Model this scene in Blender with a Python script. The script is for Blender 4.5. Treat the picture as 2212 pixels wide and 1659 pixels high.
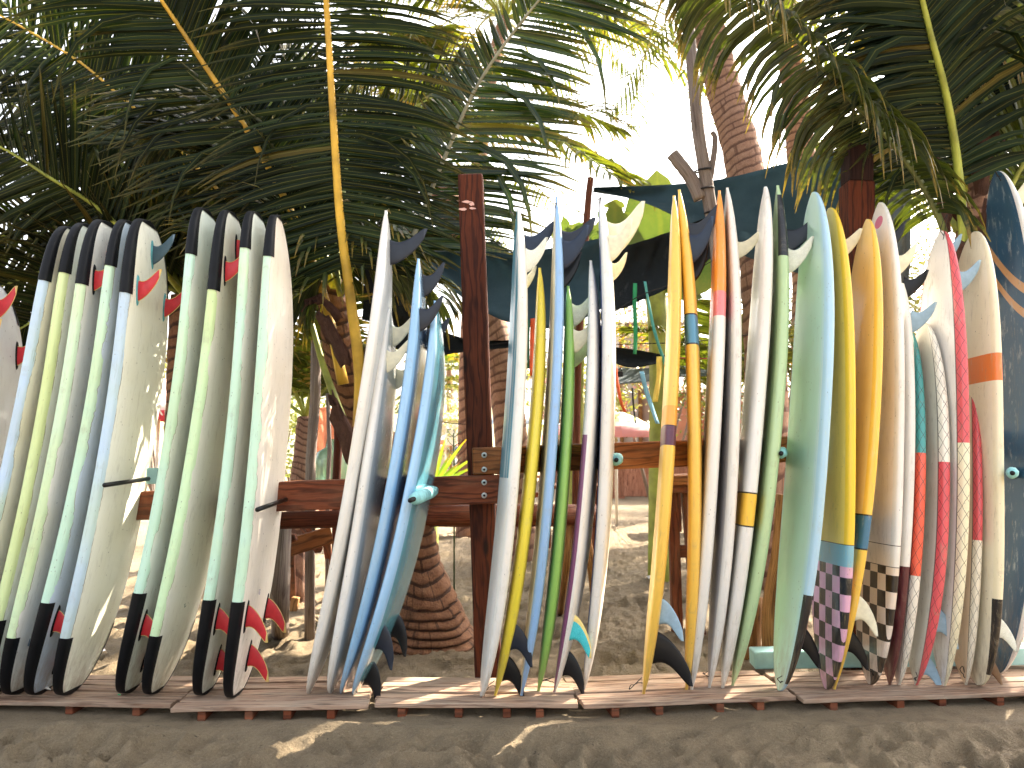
import bpy, bmesh, math, random
from mathutils import Vector, Matrix, noise

random.seed(7)
R = math.radians
scene = bpy.context.scene
COL = scene.collection
for o in list(bpy.data.objects):
    bpy.data.objects.remove(o)

# ------------------------------------------------------------------ camera, sky, sun, exposure
CAM_H = 1.4
PITCH = math.atan(56.0 / 804.0)
FPX = 804.0
cam_d = bpy.data.cameras.new('camera')
cam_d.sensor_width = 36.0
cam_d.lens = 36.0 * FPX / 1024.0
cam_d.clip_end = 3000.0
cam_d.dof.use_dof = True
cam_d.dof.focus_distance = 4.1
cam_d.dof.aperture_fstop = 3.2
cam = bpy.data.objects.new('camera', cam_d)
COL.objects.link(cam)
cam.location = (0, 0, CAM_H)
cam.rotation_euler = (math.pi / 2 + PITCH, 0, 0)
scene.camera = cam

SUN_AZ = R(45)      # to the right of straight ahead
SUN_EL = R(37)
world = bpy.data.worlds.new('World')
scene.world = world
world.use_nodes = True
wn = world.node_tree.nodes
wl = world.node_tree.links
bg = wn['Background']
sky = wn.new('ShaderNodeTexSky')
sky.sky_type = 'NISHITA'
sky.sun_disc = False
sky.sun_elevation = SUN_EL
sky.sun_rotation = SUN_AZ
sky.air_density = 1.0
sky.dust_density = 6.0
sky.ozone_density = 0.6
hsv = wn.new('ShaderNodeHueSaturation')          # hazy white beach sky
hsv.inputs['Saturation'].default_value = 0.4
wb = wn.new('ShaderNodeMix'); wb.data_type = 'RGBA'; wb.blend_type = 'MULTIPLY'
wb.inputs[0].default_value = 1.0
wb.inputs[7].default_value = (1.0, 0.985, 0.955, 1)
wl.new(sky.outputs[0], hsv.inputs['Color'])
wl.new(hsv.outputs[0], wb.inputs[6])
wl.new(wb.outputs[2], bg.inputs[0])
bg.inputs[1].default_value = 0.115
sun_d = bpy.data.lights.new('sun', 'SUN')
sun_d.energy = 4.5
sun_d.angle = R(0.6)
sun_d.color = (1.0, 0.88, 0.70)
sun = bpy.data.objects.new('sun', sun_d)
COL.objects.link(sun)
SUNV = Vector((math.sin(SUN_AZ) * math.cos(SUN_EL), math.cos(SUN_AZ) * math.cos(SUN_EL), math.sin(SUN_EL)))
sun.rotation_euler = SUNV.to_track_quat('Z', 'Y').to_euler()
sun.location = SUNV * 20
scene.view_settings.view_transform = 'Standard'
scene.view_settings.look = 'None'
scene.view_settings.exposure = 2.85
scene.view_settings.gamma = 1.0
scene.view_settings.use_curve_mapping = False
scene.render.engine = 'CYCLES'
scene.cycles.max_bounces = 6
scene.cycles.diffuse_bounces = 3
scene.cycles.transparent_max_bounces = 6
scene.cycles.use_denoising = True
scene.cycles.max_bounces = 5
scene.cycles.glossy_bounces = 2
scene.cycles.transmission_bounces = 3
scene.cycles.adaptive_threshold = 0.02
scene.cycles.caustics_reflective = False
scene.cycles.caustics_refractive = False

# ------------------------------------------------------------------ where things stand: sight lines measured on site, with a depth in metres
_f = Vector((0, math.cos(PITCH), math.sin(PITCH)))
_u = Vector((0, -math.sin(PITCH), math.cos(PITCH)))
_K = 1024.0 / 2212.0 / FPX
CAMP = Vector((0, 0, CAM_H))

def ray(x, y):
    return Vector((1, 0, 0)) * ((x - 1106) * _K) + _u * ((829.5 - y) * _K) + _f

def at(x, y, D):
    r = ray(x, y)
    return CAMP + r * (D / r.y)

def ground(x, y, z=0.0):
    r = ray(x, y)
    return CAMP + r * ((z - CAM_H) / r.z)

def m_px(px, D):            # size in metres of a length seen at depth D
    return px * _K * D

# ------------------------------------------------------------------ object helpers
def c8(r, g, b):
    def f(v):
        v /= 255.0
        return v / 12.92 if v <= 0.04045 else ((v + 0.055) / 1.055) ** 2.4
    return (f(r), f(g), f(b), 1.0)

def thing(name, label, cat, loc=(0, 0, 0), group=None):
    o = bpy.data.objects.new(name, None)
    o.empty_display_size = 0.1
    COL.objects.link(o)
    o.location = loc
    o['label'] = label
    o['category'] = cat
    if group:
        o['group'] = group
    return o

def root_loc(p):
    v = Vector((0, 0, 0))
    while p is not None:
        v += p.location
        p = p.parent
    return v

def mesh_obj(name, verts, faces, mat, parent=None, smooth=True, uvs=None, uv2=None, mats=None, fmat=None):
    """verts in world space; the object sits at its parent's origin"""
    off = root_loc(parent)
    me = bpy.data.meshes.new(name)
    me.from_pydata([tuple(Vector(v) - off) for v in verts], [], faces)
    if smooth:
        me.polygons.foreach_set('use_smooth', [True] * len(me.polygons))
    for layer, data in (('UVMap', uvs), ('Metres', uv2)):
        if data is not None:
            l = me.uv_layers.new(name=layer)
            flat = []
            for d in data:
                flat += [d[0], d[1]]
            l.data.foreach_set('uv', flat)
    for m in (mats or [mat]):
        me.materials.append(m)
    if fmat:
        me.polygons.foreach_set('material_index', fmat)
    me.update()
    o = bpy.data.objects.new(name, me)
    COL.objects.link(o)
    o.parent = parent
    return o

def tag(o, label=None, cat=None, group=None, kind=None):
    if label: o['label'] = label
    if cat: o['category'] = cat
    if group: o['group'] = group
    if kind: o['kind'] = kind
    return o

def frame_of(d, up=Vector((0, 0, 1))):
    x = d.normalized()
    if abs(x.dot(up)) > 0.98:
        up = Vector((0, 1, 0))
    y = up.cross(x).normalized()
    z = x.cross(y)
    return x, y, z

def timber(name, p0, p1, w, h, mat, parent=None, up=Vector((0, 0, 1)), bevel=0.006, wob=0.0, taper=1.0, seg=1):
    """a sawn timber from p0 to p1: w across, h along 'up'; UV runs in metres along the grain"""
    p0, p1 = Vector(p0), Vector(p1)
    x, y, z = frame_of(p1 - p0, up)
    L = (p1 - p0).length
    bm = bmesh.new()
    rings = []
    for i in range(seg + 1):
        t = i / seg
        k = 1 + (taper - 1) * t
        j = [random.uniform(-wob, wob) for _ in range(4)]
        ring = []
        for (a, b) in ((-1, -1), (1, -1), (1, 1), (-1, 1)):
            ring.append(bm.verts.new((t * L, a * w / 2 * k + j[0] + random.uniform(-wob, wob) * .4, b * h / 2 * k + j[1] + random.uniform(-wob, wob) * .4)))
        rings.append(ring)
    for i in range(seg):
        for k in range(4):
            bm.faces.new((rings[i][k], rings[i][(k + 1) % 4], rings[i + 1][(k + 1) % 4], rings[i + 1][k]))
    bm.faces.new(list(reversed(rings[0])))
    bm.faces.new(rings[-1])
    bmesh.ops.recalc_face_normals(bm, faces=bm.faces)
    if bevel:
        ed = [e for e in bm.edges if len(e.link_faces) == 2 and e.calc_face_angle(0) > 0.9]
        bmesh.ops.bevel(bm, geom=ed, offset=bevel, segments=1, affect='EDGES')
    bm.normal_update()
    ou, ov = random.uniform(0, 50), random.uniform(0, 50)
    uvs, vs, fs = [], [], []
    bm.verts.index_update()
    for v in bm.verts:
        vs.append(p0 + x * v.co.x + y * v.co.y + z * v.co.z)
    for f in bm.faces:
        n = f.normal
        fs.append([v.index for v in f.verts])
        for v in f.verts:
            c = v.co
            if abs(n.x) > 0.8:
                uvs.append((c.y * .3 + ou, c.z + ov))
            elif abs(n.y) > abs(n.z):
                uvs.append((c.x + ou, c.z + ov))
            else:
                uvs.append((c.x + ou, c.y + .37 + ov))
    bm.free()
    return mesh_obj(name, vs, fs, mat, parent, smooth=False, uvs=uvs)

def catmull(pts, n):
    P = [Vector(p) for p in pts]
    P = [P[0] * 2 - P[1]] + P + [P[-1] * 2 - P[-2]]
    out = []
    m = len(P) - 3
    for i in range(n + 1):
        t = i / n * m
        k = min(int(t), m - 1)
        t -= k
        a, b, c, d = P[k:k + 4]
        out.append(0.5 * ((2 * b) + (c - a) * t + (2 * a - 5 * b + 4 * c - d) * t * t + (3 * b - a - 3 * c + d) * t ** 3))
    return out

def tube_data(path, rad, M=8, squash=1.0, cap=True, rfun=None):
    """rad: function of t or number -> verts, faces, uvs (metres along, fraction round)"""
    vs, fs, uvs = [], [], []
    n = len(path)
    prev = None
    s = 0
    S = []
    for i, p in enumerate(path):
        if i: s += (p - path[i - 1]).length
        S.append(s)
        t = (path[min(i + 1, n - 1)] - path[max(i - 1, 0)]).normalized()
        if prev is None:
            a = t.orthogonal().normalized()
        else:
            a = (prev - t * prev.dot(t)).normalized()
        prev = a
        b = t.cross(a)
        r = rad(i / (n - 1)) if callable(rad) else rad
        for k in range(M):
            th = 2 * math.pi * k / M
            rr = r * (rfun(i / (n - 1), th) if rfun else 1)
            vs.append(p + a * math.cos(th) * rr + b * math.sin(th) * rr * squash)
    for i in range(n - 1):
        for k in range(M):
            k2 = (k + 1) % M
            fs.append((i * M + k, i * M + k2, (i + 1) * M + k2, (i + 1) * M + k))
            uvs += [(S[i], k / M), (S[i], (k + 1) / M), (S[i + 1], (k + 1) / M), (S[i + 1], k / M)]
    if cap:
        fs.append(tuple(reversed(range(M))))
        uvs += [(0, 0)] * M
        fs.append(tuple((n - 1) * M + k for k in range(M)))
        uvs += [(S[-1], 0)] * M
    return vs, fs, uvs

def tube(name, path, rad, mat, parent=None, M=8, squash=1.0, rfun=None):
    v, f, u = tube_data([Vector(p) for p in path], rad, M, squash, True, rfun)
    return mesh_obj(name, v, f, mat, parent, uvs=u)

# ------------------------------------------------------------------ materials
class NB:
    def __init__(self, name):
        self.mat = bpy.data.materials.new(name)
        self.mat.use_nodes = True
        self.nt = self.mat.node_tree
        self.bsdf = self.nt.nodes['Principled BSDF']
        self.out = self.nt.nodes['Material Output']
    def n(self, t, **kw):
        nd = self.nt.nodes.new(t)
        for k, v in kw.items():
            setattr(nd, k, v)
        return nd
    def put(self, sock, v):
        if isinstance(v, bpy.types.NodeSocket):
            self.nt.links.new(v, sock)
        elif v is not None:
            sock.default_value = v
    def m(self, op, a, b=None, c=None, clamp=False):
        nd = self.n('ShaderNodeMath', operation=op, use_clamp=clamp)
        for i, v in enumerate((a, b, c)):
            if v is not None:
                self.put(nd.inputs[i], v)
        return nd.outputs[0]
    def mix(self, f, a, b):
        nd = self.n('ShaderNodeMix', data_type='RGBA')
        self.put(nd.inputs[0], f); self.put(nd.inputs[6], a); self.put(nd.inputs[7], b)
        return nd.outputs[2]
    def mul(self, f, a, b):
        nd = self.n('ShaderNodeMix', data_type='RGBA', blend_type='MULTIPLY')
        self.put(nd.inputs[0], f); self.put(nd.inputs[6], a); self.put(nd.inputs[7], b)
        return nd.outputs[2]
    def noise(self, vec, scale, detail=3.0, rough=0.55, dist=0.0):
        nd = self.n('ShaderNodeTexNoise')
        self.put(nd.inputs['Vector'], vec)
        nd.inputs['Scale'].default_value = scale
        nd.inputs['Detail'].default_value = detail
        nd.inputs['Roughness'].default_value = rough
        nd.inputs['Distortion'].default_value = dist
        return nd.outputs[0]
    def ramp(self, f, lo, hi):
        nd = self.n('ShaderNodeMapRange')
        nd.clamp = True
        self.put(nd.inputs[0], f); nd.inputs[1].default_value = lo; nd.inputs[2].default_value = hi
        return nd.outputs[0]
    def uv(self, name='UVMap'):
        return self.n('ShaderNodeUVMap', uv_map=name).outputs[0]
    def sep(self, v):
        nd = self.n('ShaderNodeSeparateXYZ'); self.put(nd.inputs[0], v)
        return nd.outputs
    def comb(self, x, y, z=0.0):
        nd = self.n('ShaderNodeCombineXYZ')
        self.put(nd.inputs[0], x); self.put(nd.inputs[1], y); self.put(nd.inputs[2], z)
        return nd.outputs[0]
    def scale(self, v, s):
        nd = self.n('ShaderNodeVectorMath', operation='MULTIPLY')
        self.put(nd.inputs[0], v); nd.inputs[1].default_value = s
        return nd.outputs[0]
    def obj(self):
        return self.n('ShaderNodeTexCoord').outputs['Object']
    def rand(self):
        return self.n('ShaderNodeObjectInfo').outputs['Random']
    def bump(self, h, strength=0.3, dist=0.01):
        nd = self.n('ShaderNodeBump')
        nd.inputs['Strength'].default_value = strength
        nd.inputs['Distance'].default_value = dist
        self.put(nd.inputs['Height'], h)
        self.put(self.bsdf.inputs['Normal'], nd.outputs[0])
        return nd.outputs[0]
    def done(self, col, rough=0.5, **kw):
        self.put(self.bsdf.inputs['Base Color'], col)
        self.put(self.bsdf.inputs['Roughness'], rough)
        for k, v in kw.items():
            self.put(self.bsdf.inputs[k.replace('_', ' ')], v)
        return self.mat

def plain(name, col, rough=0.5, var=0.15, scale=6.0, **kw):
    b = NB(name)
    f = b.noise(b.obj(), scale, 4)
    dark = tuple(v * (1 - var * 1.6) for v in col[:3]) + (1,)
    lite = tuple(min(1, v * (1 + var)) for v in col[:3]) + (1,)
    c = b.mix(b.ramp(f, .3, .7), dark, lite)
    return b.done(c, rough, **kw)

def wood(name, c1, c2, dark, rough=0.75, weather=None, wamt=0.0, knots=True, bump=0.5):
    b = NB(name)
    uv = b.uv()
    r = b.m('MULTIPLY', b.rand(), 37.0)
    s = b.sep(uv)
    v = b.comb(s[0], s[1], r)
    big = b.noise(b.scale(v, (1.4, 7, 1)), 1.0, 3, .5, 1.2)
    rings = b.n('ShaderNodeTexWave', wave_type='BANDS', bands_direction='Y', wave_profile='SIN')
    b.put(rings.inputs['Vector'], b.scale(v, (0.5, 3.0, 1)))
    rings.inputs['Scale'].default_value = 2.6
    rings.inputs['Distortion'].default_value = 13.0
    rings.inputs['Detail'].default_value = 3.0
    rings.inputs['Detail Scale'].default_value = 1.6
    grain = b.noise(b.scale(v, (6, 220, 1)), 1.0, 4, .6)
    c = b.mix(b.ramp(big, .3, .7), c1, c2)
    c = b.mul(b.m('MULTIPLY', b.rand(), .5), c, c8(170, 160, 150))
    c = b.mix(b.m('MULTIPLY', b.ramp(rings.outputs[1], .55, 1.0), .7), c, dark)
    c = b.mix(b.m('MULTIPLY', b.ramp(grain, .5, .72), .6), c, dark)
    if knots:
        vo = b.n('ShaderNodeTexVoronoi', feature='F1')
        b.put(vo.inputs['Vector'], b.scale(v, (2.2, 7.0, 1)))
        vo.inputs['Scale'].default_value = 1.0
        c = b.mix(b.ramp(vo.outputs[0], .16, .08), c, dark)
    if weather:
        w = b.noise(b.scale(v, (3, 9, 1)), 1.0, 5, .65)
        c = b.mix(b.m('MULTIPLY', b.ramp(w, .4, .65), wamt), c, weather)
    h = b.m('ADD', b.m('MULTIPLY', grain, .6), b.m('MULTIPLY', rings.outputs[1], .4))
    b.bump(h, bump, .004)
    return b.done(c, rough, Specular_IOR_Level=.18)

W_DARK = wood('dark_stained_wood', c8(104, 52, 30), c8(78, 36, 22), c8(32, 15, 10), .7)
W_RED = wood('red_brown_wood', c8(134, 72, 44), c8(104, 52, 33), c8(46, 22, 15), .65, c8(150, 110, 84), .25)
W_ORANGE = wood('orange_wood', c8(168, 106, 58), c8(132, 76, 40), c8(52, 26, 15), .6, c8(190, 140, 95), .2)
W_GREY = wood('grey_driftwood', c8(150, 138, 130), c8(120, 106, 100), c8(70, 58, 52), .85, c8(170, 160, 150), .3, knots=False)
W_PLANK = wood('weathered_plank', c8(182, 150, 126), c8(158, 130, 110), c8(92, 68, 54), .85, c8(170, 156, 138), .5)
W_LOG = wood('split_log_wood', c8(172, 128, 80), c8(140, 98, 58), c8(70, 44, 24), .8, c8(190, 150, 100), .3)
W_PINK = wood('pinkish_fence_wood', c8(190, 140, 116), c8(165, 116, 94), c8(110, 70, 56), .85)
W_TEAL = plain('pale_teal_paint', c8(150, 190, 188), .6, .12, 9)
BLACK_ROD = plain('black_rod_metal', c8(20, 20, 21), .35, .2, 20, Specular_IOR_Level=.25)
CORD_BLACK = plain('black_cord', c8(24, 22, 24), .8, .2, 30)
FOAM_TEAL = plain('turquoise_foam', c8(140, 200, 202), .7, .2, 30)
STEEL = plain('zinc_washer', c8(205, 205, 200), .35, .1, 40, Metallic=0.3)

def text_mesh(body, size, parent, origin, ex, ey, mat, name='lettering'):
    """flat lettering laid in the plane ex, ey at origin"""
    cu = bpy.data.curves.new('lettering', 'FONT'); cu.body = body; cu.size = size; cu.resolution_u = 3
    to = bpy.data.objects.new('lettering_source', cu); COL.objects.link(to)
    bpy.context.view_layer.update()
    me = bpy.data.meshes.new_from_object(to.evaluated_get(bpy.context.evaluated_depsgraph_get()))
    bpy.data.objects.remove(to)
    vs = [origin + ex * v.co.x + ey * v.co.y for v in me.vertices]
    fs = [tuple(p.vertices) for p in me.polygons]
    bpy.data.meshes.remove(me)
    return mesh_obj(name, vs, fs, mat, parent, smooth=False)
# ------------------------------------------------------------------ sand
def sand_mat():
    b = NB('beach_sand')
    o = b.obj()
    big = b.noise(o, .9, 4, .6)
    mid = b.noise(o, 7, 5, .65)
    fine = b.noise(o, 90, 4, .7)
    grit = b.noise(o, 320, 2, .7)
    c = b.mix(b.ramp(big, .3, .7), c8(134, 117, 92), c8(155, 136, 107))
    c = b.mix(b.m('MULTIPLY', b.ramp(mid, .45, .7), .5), c, c8(92, 78, 60))
    c = b.mix(b.m('MULTIPLY', b.ramp(fine, .5, .75), .5), c, c8(178, 159, 128))
    c = b.mix(b.m('MULTIPLY', b.ramp(grit, .58, .7), .6), c, c8(40, 32, 26))
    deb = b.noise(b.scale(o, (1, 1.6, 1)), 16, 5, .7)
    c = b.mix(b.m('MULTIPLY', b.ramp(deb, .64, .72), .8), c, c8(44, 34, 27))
    h = b.m('ADD', b.m('MULTIPLY', mid, 1.0), b.m('MULTIPLY', fine, .55))
    h = b.m('ADD', h, b.m('MULTIPLY', grit, .2))
    b.bump(h, 1.0, .06)
    return b.done(c, .95)
SAND = sand_mat()

FOOT = []
rf = random.Random(3)
for i in range(420):
    FOOT.append((rf.uniform(-3.6, 3.6), rf.uniform(2.8, 3.95) if i < 240 else rf.uniform(4.6, 10), rf.uniform(0, math.pi), rf.uniform(.06, .14), rf.uniform(.015, .045)))
FGRID = {}
for f in FOOT:
    for ix in range(int((f[0] - .35) // .35), int((f[0] + .35) // .35) + 1):
        for iy in range(int((f[1] - .35) // .35), int((f[1] + .35) // .35) + 1):
            FGRID.setdefault((ix, iy), []).append(f)

def sand_z(x, y):
    d = math.hypot(x, y - 4)
    if d > 60:
        return -0.3 - min(2.0, (d - 60) * .01)
    p = Vector((x, y, 0))
    h = noise.noise(p * .55) * .05 + noise.noise(p * 2.1 + Vector((5, 1, 0))) * .03
    if d < 12:
        h += noise.noise(p * 6.3 + Vector((2, 9, 0))) * .026 + abs(noise.noise(p * 12.0)) * .020 + noise.noise(p * 25.0) * .013 + noise.noise(p * 42.0) * .010 - max(0.0, noise.noise(p * 17.0 + Vector((9, 4, 2))) - .28) * .06
        for (fx, fy, fa, fr, fd) in FGRID.get((int(x // .35), int(y // .35)), ()):
            dx, dy = x - fx, y - fy
            c, s = math.cos(fa), math.sin(fa)
            q = math.hypot((dx * c + dy * s) / (fr * 1.35), (-dx * s + dy * c) / (fr * .62))
            if q < 1.6:
                h += fd * (-math.exp(-(q * 1.25) ** 4) + .55 * math.exp(-((q - 1.18) / .26) ** 2))
    # flat under the boardwalk, banked a little in front of it
    w = max(0.0, 1 - abs(y - 4.25) / .5)
    h = h * (1 - .7 * min(1, w * 2)) - .02 + .012 * min(1, w * 2)
    if y < 4.3:
        h += .062 * math.exp(-((y - 3.94) / .13) ** 2) * (.6 + .8 * noise.noise(Vector((x * 1.7, 3, 0))))
    if y > 9:
        h += (y - 9) * .004
    return h

def build_sand():
    xs = [-3.9 + .017 * i for i in range(460)]
    xl, st = [], .05
    x = -3.9
    while x > -420:
        x -= st; st *= 1.32
        xl.append(x)
    xs = list(reversed(xl)) + xs + [-v for v in xl]
    xs = sorted(set(round(v, 4) for v in xs))
    ys = [-200, -60, -20, -8, -4, -2, 0, 1, 1.8, 2.3, 2.6, 2.8]
    y = 2.8
    while y < 400:
        y += .016 if y < 4.0 else (.04 if y < 5.6 else (.06 if y < 8 else .06 * (y / 8) ** 2.2))
        ys.append(y)
    nx = len(xs)
    vs = [(x, y, sand_z(x, y)) for y in ys for x in xs]
    fs = []
    for j in range(len(ys) - 1):
        for i in range(nx - 1):
            a = j * nx + i
            fs.append((a, a + 1, a + nx + 1, a + nx))
    o = mesh_obj('sand', vs, fs, SAND)
    tag(o, 'grey brown beach sand with footprints and shadow stripes', kind='structure')
build_sand()

# ------------------------------------------------------------------ boardwalk sections: planks on bearers
WALK = 0.06
def boardwalk(xa, ya, xb, yb, label, depth, nb, dz=0.0):
    a, b = ground(xa, ya, WALK), ground(xb, yb, WALK)
    a.z = b.z = WALK + dz
    ex = (b - a).normalized()
    ey = Vector((-ex.y, ex.x, 0))
    L = (b - a).length
    t = thing('boardwalk_section', label, 'boardwalk', Vector((a + b) / 2 - Vector((0, 0, WALK))), 'boardwalk sections under the boards')
    n = 5
    pw = depth / n
    for k in range(n):
        w = pw - .014 - random.uniform(0, .008)
        c0 = a + ey * (pw * (k + .5)) + ex * random.uniform(.0, .02)
        c1 = b + ey * (pw * (k + .5)) - ex * random.uniform(.0, .02)
        z = Vector((0, 0, -.011 + random.uniform(-.005, .003)))
        timber('plank', c0 + z, c1 + z + Vector((0, 0, random.uniform(-.003, .003))), w, .022, W_PLANK, t, bevel=.003, wob=.0015, seg=5)
    for k in range(nb):
        s = .06 + (L - .12) * (k + .3 + .4 * random.random()) / nb if nb > 1 else L / 2
        c = a + ex * s
        timber('bearer', c - ey * (-.015) + Vector((0, 0, -.046)), c + ey * (depth - .02) + Vector((0, 0, -.046)), .040, .046, W_RED, t, bevel=.003)
    return t

boardwalk(-260, 1509, 372, 1521, 'low plank boardwalk section under the mint and blue foam boards at far left', .50, 4)
boardwalk(366, 1533, 796, 1526, 'plank boardwalk section jutting forward under the white and pale blue boards', .53, 4, .004)
boardwalk(800, 1522, 1253, 1524, 'sunlit plank boardwalk section in front of the wooden post', .50, 4)
boardwalk(1258, 1527, 1726, 1506, 'plank boardwalk section under the tall yellow boards', .52, 4, .003)
boardwalk(1732, 1512, 2480, 1489, 'plank boardwalk section under the checkered and red boards at right', .50, 6)

# ------------------------------------------------------------------ rack: posts, rails, pegs
def bolt(parent, p, r=.016):
    path = [p, p + Vector((0, -.006, 0))]
    v, f, u = tube_data(path, r, 14)
    o = mesh_obj('bolt_washer', v, f, STEEL, parent, uvs=u)
    v, f, u = tube_data([p + Vector((0, -.005, 0)), p + Vector((0, -.011, 0))], r * .45, 8)
    mesh_obj('bolt_head', v, f, BLACK_ROD, o, uvs=u)

pc0 = ground(1060, 1474, -.05); pc0.y = 4.78
pc0 = at(1060, 1474, 4.78); pc0.z = -.3
ptop = at(1016, 383, 4.80)
t = thing('wooden_post', 'tall dark brown square post with pink paint chips standing left of centre', 'post', Vector((pc0.x, pc0.y, 0)))
timber('post_timber', pc0, ptop, .150, .150, W_DARK, t, up=Vector((0, -1, 0)), bevel=.008, wob=.003, seg=8)
for (x, y, w, h) in ((1008, 436, 13, 4), (1000, 452, 10, 3), (1019, 441, 6, 6), (1021, 450, 9, 3)):
    p = at(x, y, 4.718)
    q = [p + Vector((m_px(w, 4.7) * math.cos(a) * random.uniform(.6, 1.1), -.0012, m_px(h, 4.7) * math.sin(a) * random.uniform(.5, 1.2))) for a in [i * math.pi / 5 for i in range(10)]]
    mesh_obj('paint_chip', q, [tuple(range(10))], plain('pink_paint_chip', c8(216, 170, 158), .7, .1), t, smooth=False)

# right hand rail
t = thing('rack_rail', 'long orange brown beam bolted high on the post behind the yellow boards', 'beam', Vector((0, 4.62, 0)))
rr = timber('beam_timber', at(1021, 996, 4.65), at(2300, 948, 5.05), .075, .155, W_ORANGE, t, bevel=.006, wob=.002, seg=8)
for (x, y) in ((1046, 983), (1046, 1014)):
    bolt(rr, at(x, y, 4.609))
t = thing('rack_rail', 'long reddish beam bolted lower on the post behind the white and blue boards', 'beam', Vector((-1.5, 4.6, 0)))
rl = timber('beam_timber', at(1079, 1056, 4.65), at(560, 1074, 4.52), .075, .162, W_RED, t, bevel=.006, wob=.002, seg=6)
for (x, y) in ((1046, 1042), (1046, 1070)):
    bolt(rl, at(x, y, 4.600))
t = thing('rack_rail', 'half hidden brown beam behind the foam boards at far left', 'beam', Vector((-2.5, 4.6, 0)))
timber('beam_timber', at(575, 1085, 4.62), at(-200, 1105, 4.62), .06, .16, W_RED, t, bevel=.006, wob=.002, seg=6)
t = thing('round_log', 'rough dark log lying under the lower rail at left', 'log', at(700, 1125, 4.75))
tube('log_body', [at(560, 1126, 4.74), at(700, 1122, 4.76), at(780, 1120, 4.78)], .05, W_DARK, t, 10, rfun=lambda a, th: 1 + .12 * noise.noise(Vector((a * 9, th, 3))))
pr0 = at(1850, 1300, 5.0); pr0.z = -.3
t = thing('wooden_post', 'dark brown square post half covered by drooping palm leaves at right', 'post', Vector((pr0.x, pr0.y, 0)))
pm = at(1851, 398, 5.0)
timber('lower_timber', pr0, pm, .165, .165, W_DARK, t, up=Vector((0, -1, 0)), bevel=.008, wob=.003, seg=8)
timber('upper_timber', pm, at(1851, 318, 5.0), .150, .150, wood('blackened_wood', c8(58, 36, 30), c8(44, 26, 22), c8(24, 14, 12), .8), t, up=Vector((0, -1, 0)), bevel=.006)

def peg(x0, y0, D0, x1, y1, D1, label, foam=None, plate=False, r=.012):
    p0, p1 = at(x0, y0, D0), at(x1, y1, D1)
    t = thing('rack_peg', label, 'peg', p1, 'pegs that keep the boards apart')
    tube('rod', [p0, p0.lerp(p1, .5), p1], r, BLACK_ROD, t, 10)
    d = (p1 - p0).normalized()
    if foam:
        a, b, fr = foam
        v, f, u = tube_data([p0.lerp(p1, a + (b - a) * i / 6) for i in range(7)], lambda s: fr * (1 - .25 * (s < .02) - .2 * (s > .98)), 16, rfun=lambda s, th: 1 + .13 * noise.noise(Vector((s * 3, th * 2, x0))))
        mesh_obj('foam_sleeve', v, f, FOAM_TEAL, t, uvs=u)
    if plate:
        timber('mount_plate', p1 + Vector((-.015, .0, .015)), p1 + Vector((.05, 0.005, .015)), .02, .09, W_TEAL, t)
    return t
peg(226, 1048, 4.0, 322, 1034, 4.52, 'bare black rod peg resting against the blue railed foam board', plate=True)
peg(556, 1101, 4.0, 617, 1079, 4.49, 'bare black rod peg against the cream foam board by the left rail')
peg(886, 1081, 3.86, 942, 1058, 4.6, 'peg with a fat turquoise foam sleeve beside the front pale blue board', (.12, .9, .034))
peg(1331, 994, 4.28, 1334, 990, 4.61, 'peg with torn turquoise foam beside the tall white board', (.2, .9, .033))
peg(1687, 980, 4.25, 1690, 976, 4.66, 'peg with a round teal foam disc beside the green board', (.25, .9, .030))
peg(2187, 1022, 4.05, 2186, 1020, 4.9, 'pale ringed peg in front of the navy board', (.05, .9, .030))

# ------------------------------------------------------------------ timber clutter behind the rack
t = thing('timber_bench', 'long low log beam on rough legs behind the ringed palm base', 'bench', ground(1000, 1330))
D = 5.75
tube('beam_log', [at(860, 1112, D), at(1000, 1114, D), at(1150, 1113, D + .05), at(1292, 1114, D + .1)], .085, W_RED, t, 10, squash=.85, rfun=lambda a, th: 1 + .1 * noise.noise(Vector((a * 12, th * 1.5, 1))))
for (x, y0, x1, y1, w) in ((1262, 1130, 1290, 1345, 20), (1228, 1130, 1210, 1330, 16), (880, 1130, 868, 1350, 16)):
    tube('leg', [at(x, y0, D + .05), at((x + x1) / 2 + 4, (y0 + y1) / 2, D + .02), ground(x1, y1, -.05)], lambda s: m_px(w / 2, D), W_LOG, t, 9, rfun=lambda a, th: 1 + .12 * noise.noise(Vector((a * 4, th * 1.5, 6))))

t = thing('timber_table', 'rough plank table with dark legs seen under the left rail', 'table', at(690, 1350, 5.3) * 1.0)
for (a, b) in (((600, 1032), (770, 1022)), ((600, 1026), (770, 1017))):
    pass
for k in range(3):
    timber('plank', at(590, 1046, 5.0 + .16 * k) + Vector((0, 0, .0)), at(772, 1040, 5.05 + .16 * k), .15, .028, W_ORANGE, t, bevel=.003, wob=.002, seg=4)
tube('leg', [at(612, 1120, 4.95), at(606, 1250, 4.94), ground(605, 1378, -.04)], lambda s: .052 + .012 * s, W_GREY, t, 10, rfun=lambda a, th: 1 + .12 * noise.noise(Vector((a * 4, th * 1.5, 9))))
timber('leg', at(626, 1180, 5.4), ground(633, 1298, -.03), .055, .06, W_RED, t)
timber('foot_block', ground(634, 1302, .06) + Vector((0, -.02, -.1)), ground(640, 1302, .06) + Vector((0, -.02, .05)), .06, .06, W_LOG, t)
timber('leg', at(697, 1110, 5.6), ground(722, 1290, -.03), .055, .05, W_RED, t)
timber('brace', at(640, 1110, 5.7), at(690, 1190, 5.5), .05, .05, W_RED, t)
timber('cross_brace', at(612, 1186, 5.3), at(716, 1155, 5.45), .04, .115, W_ORANGE, t, bevel=.004)
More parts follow.
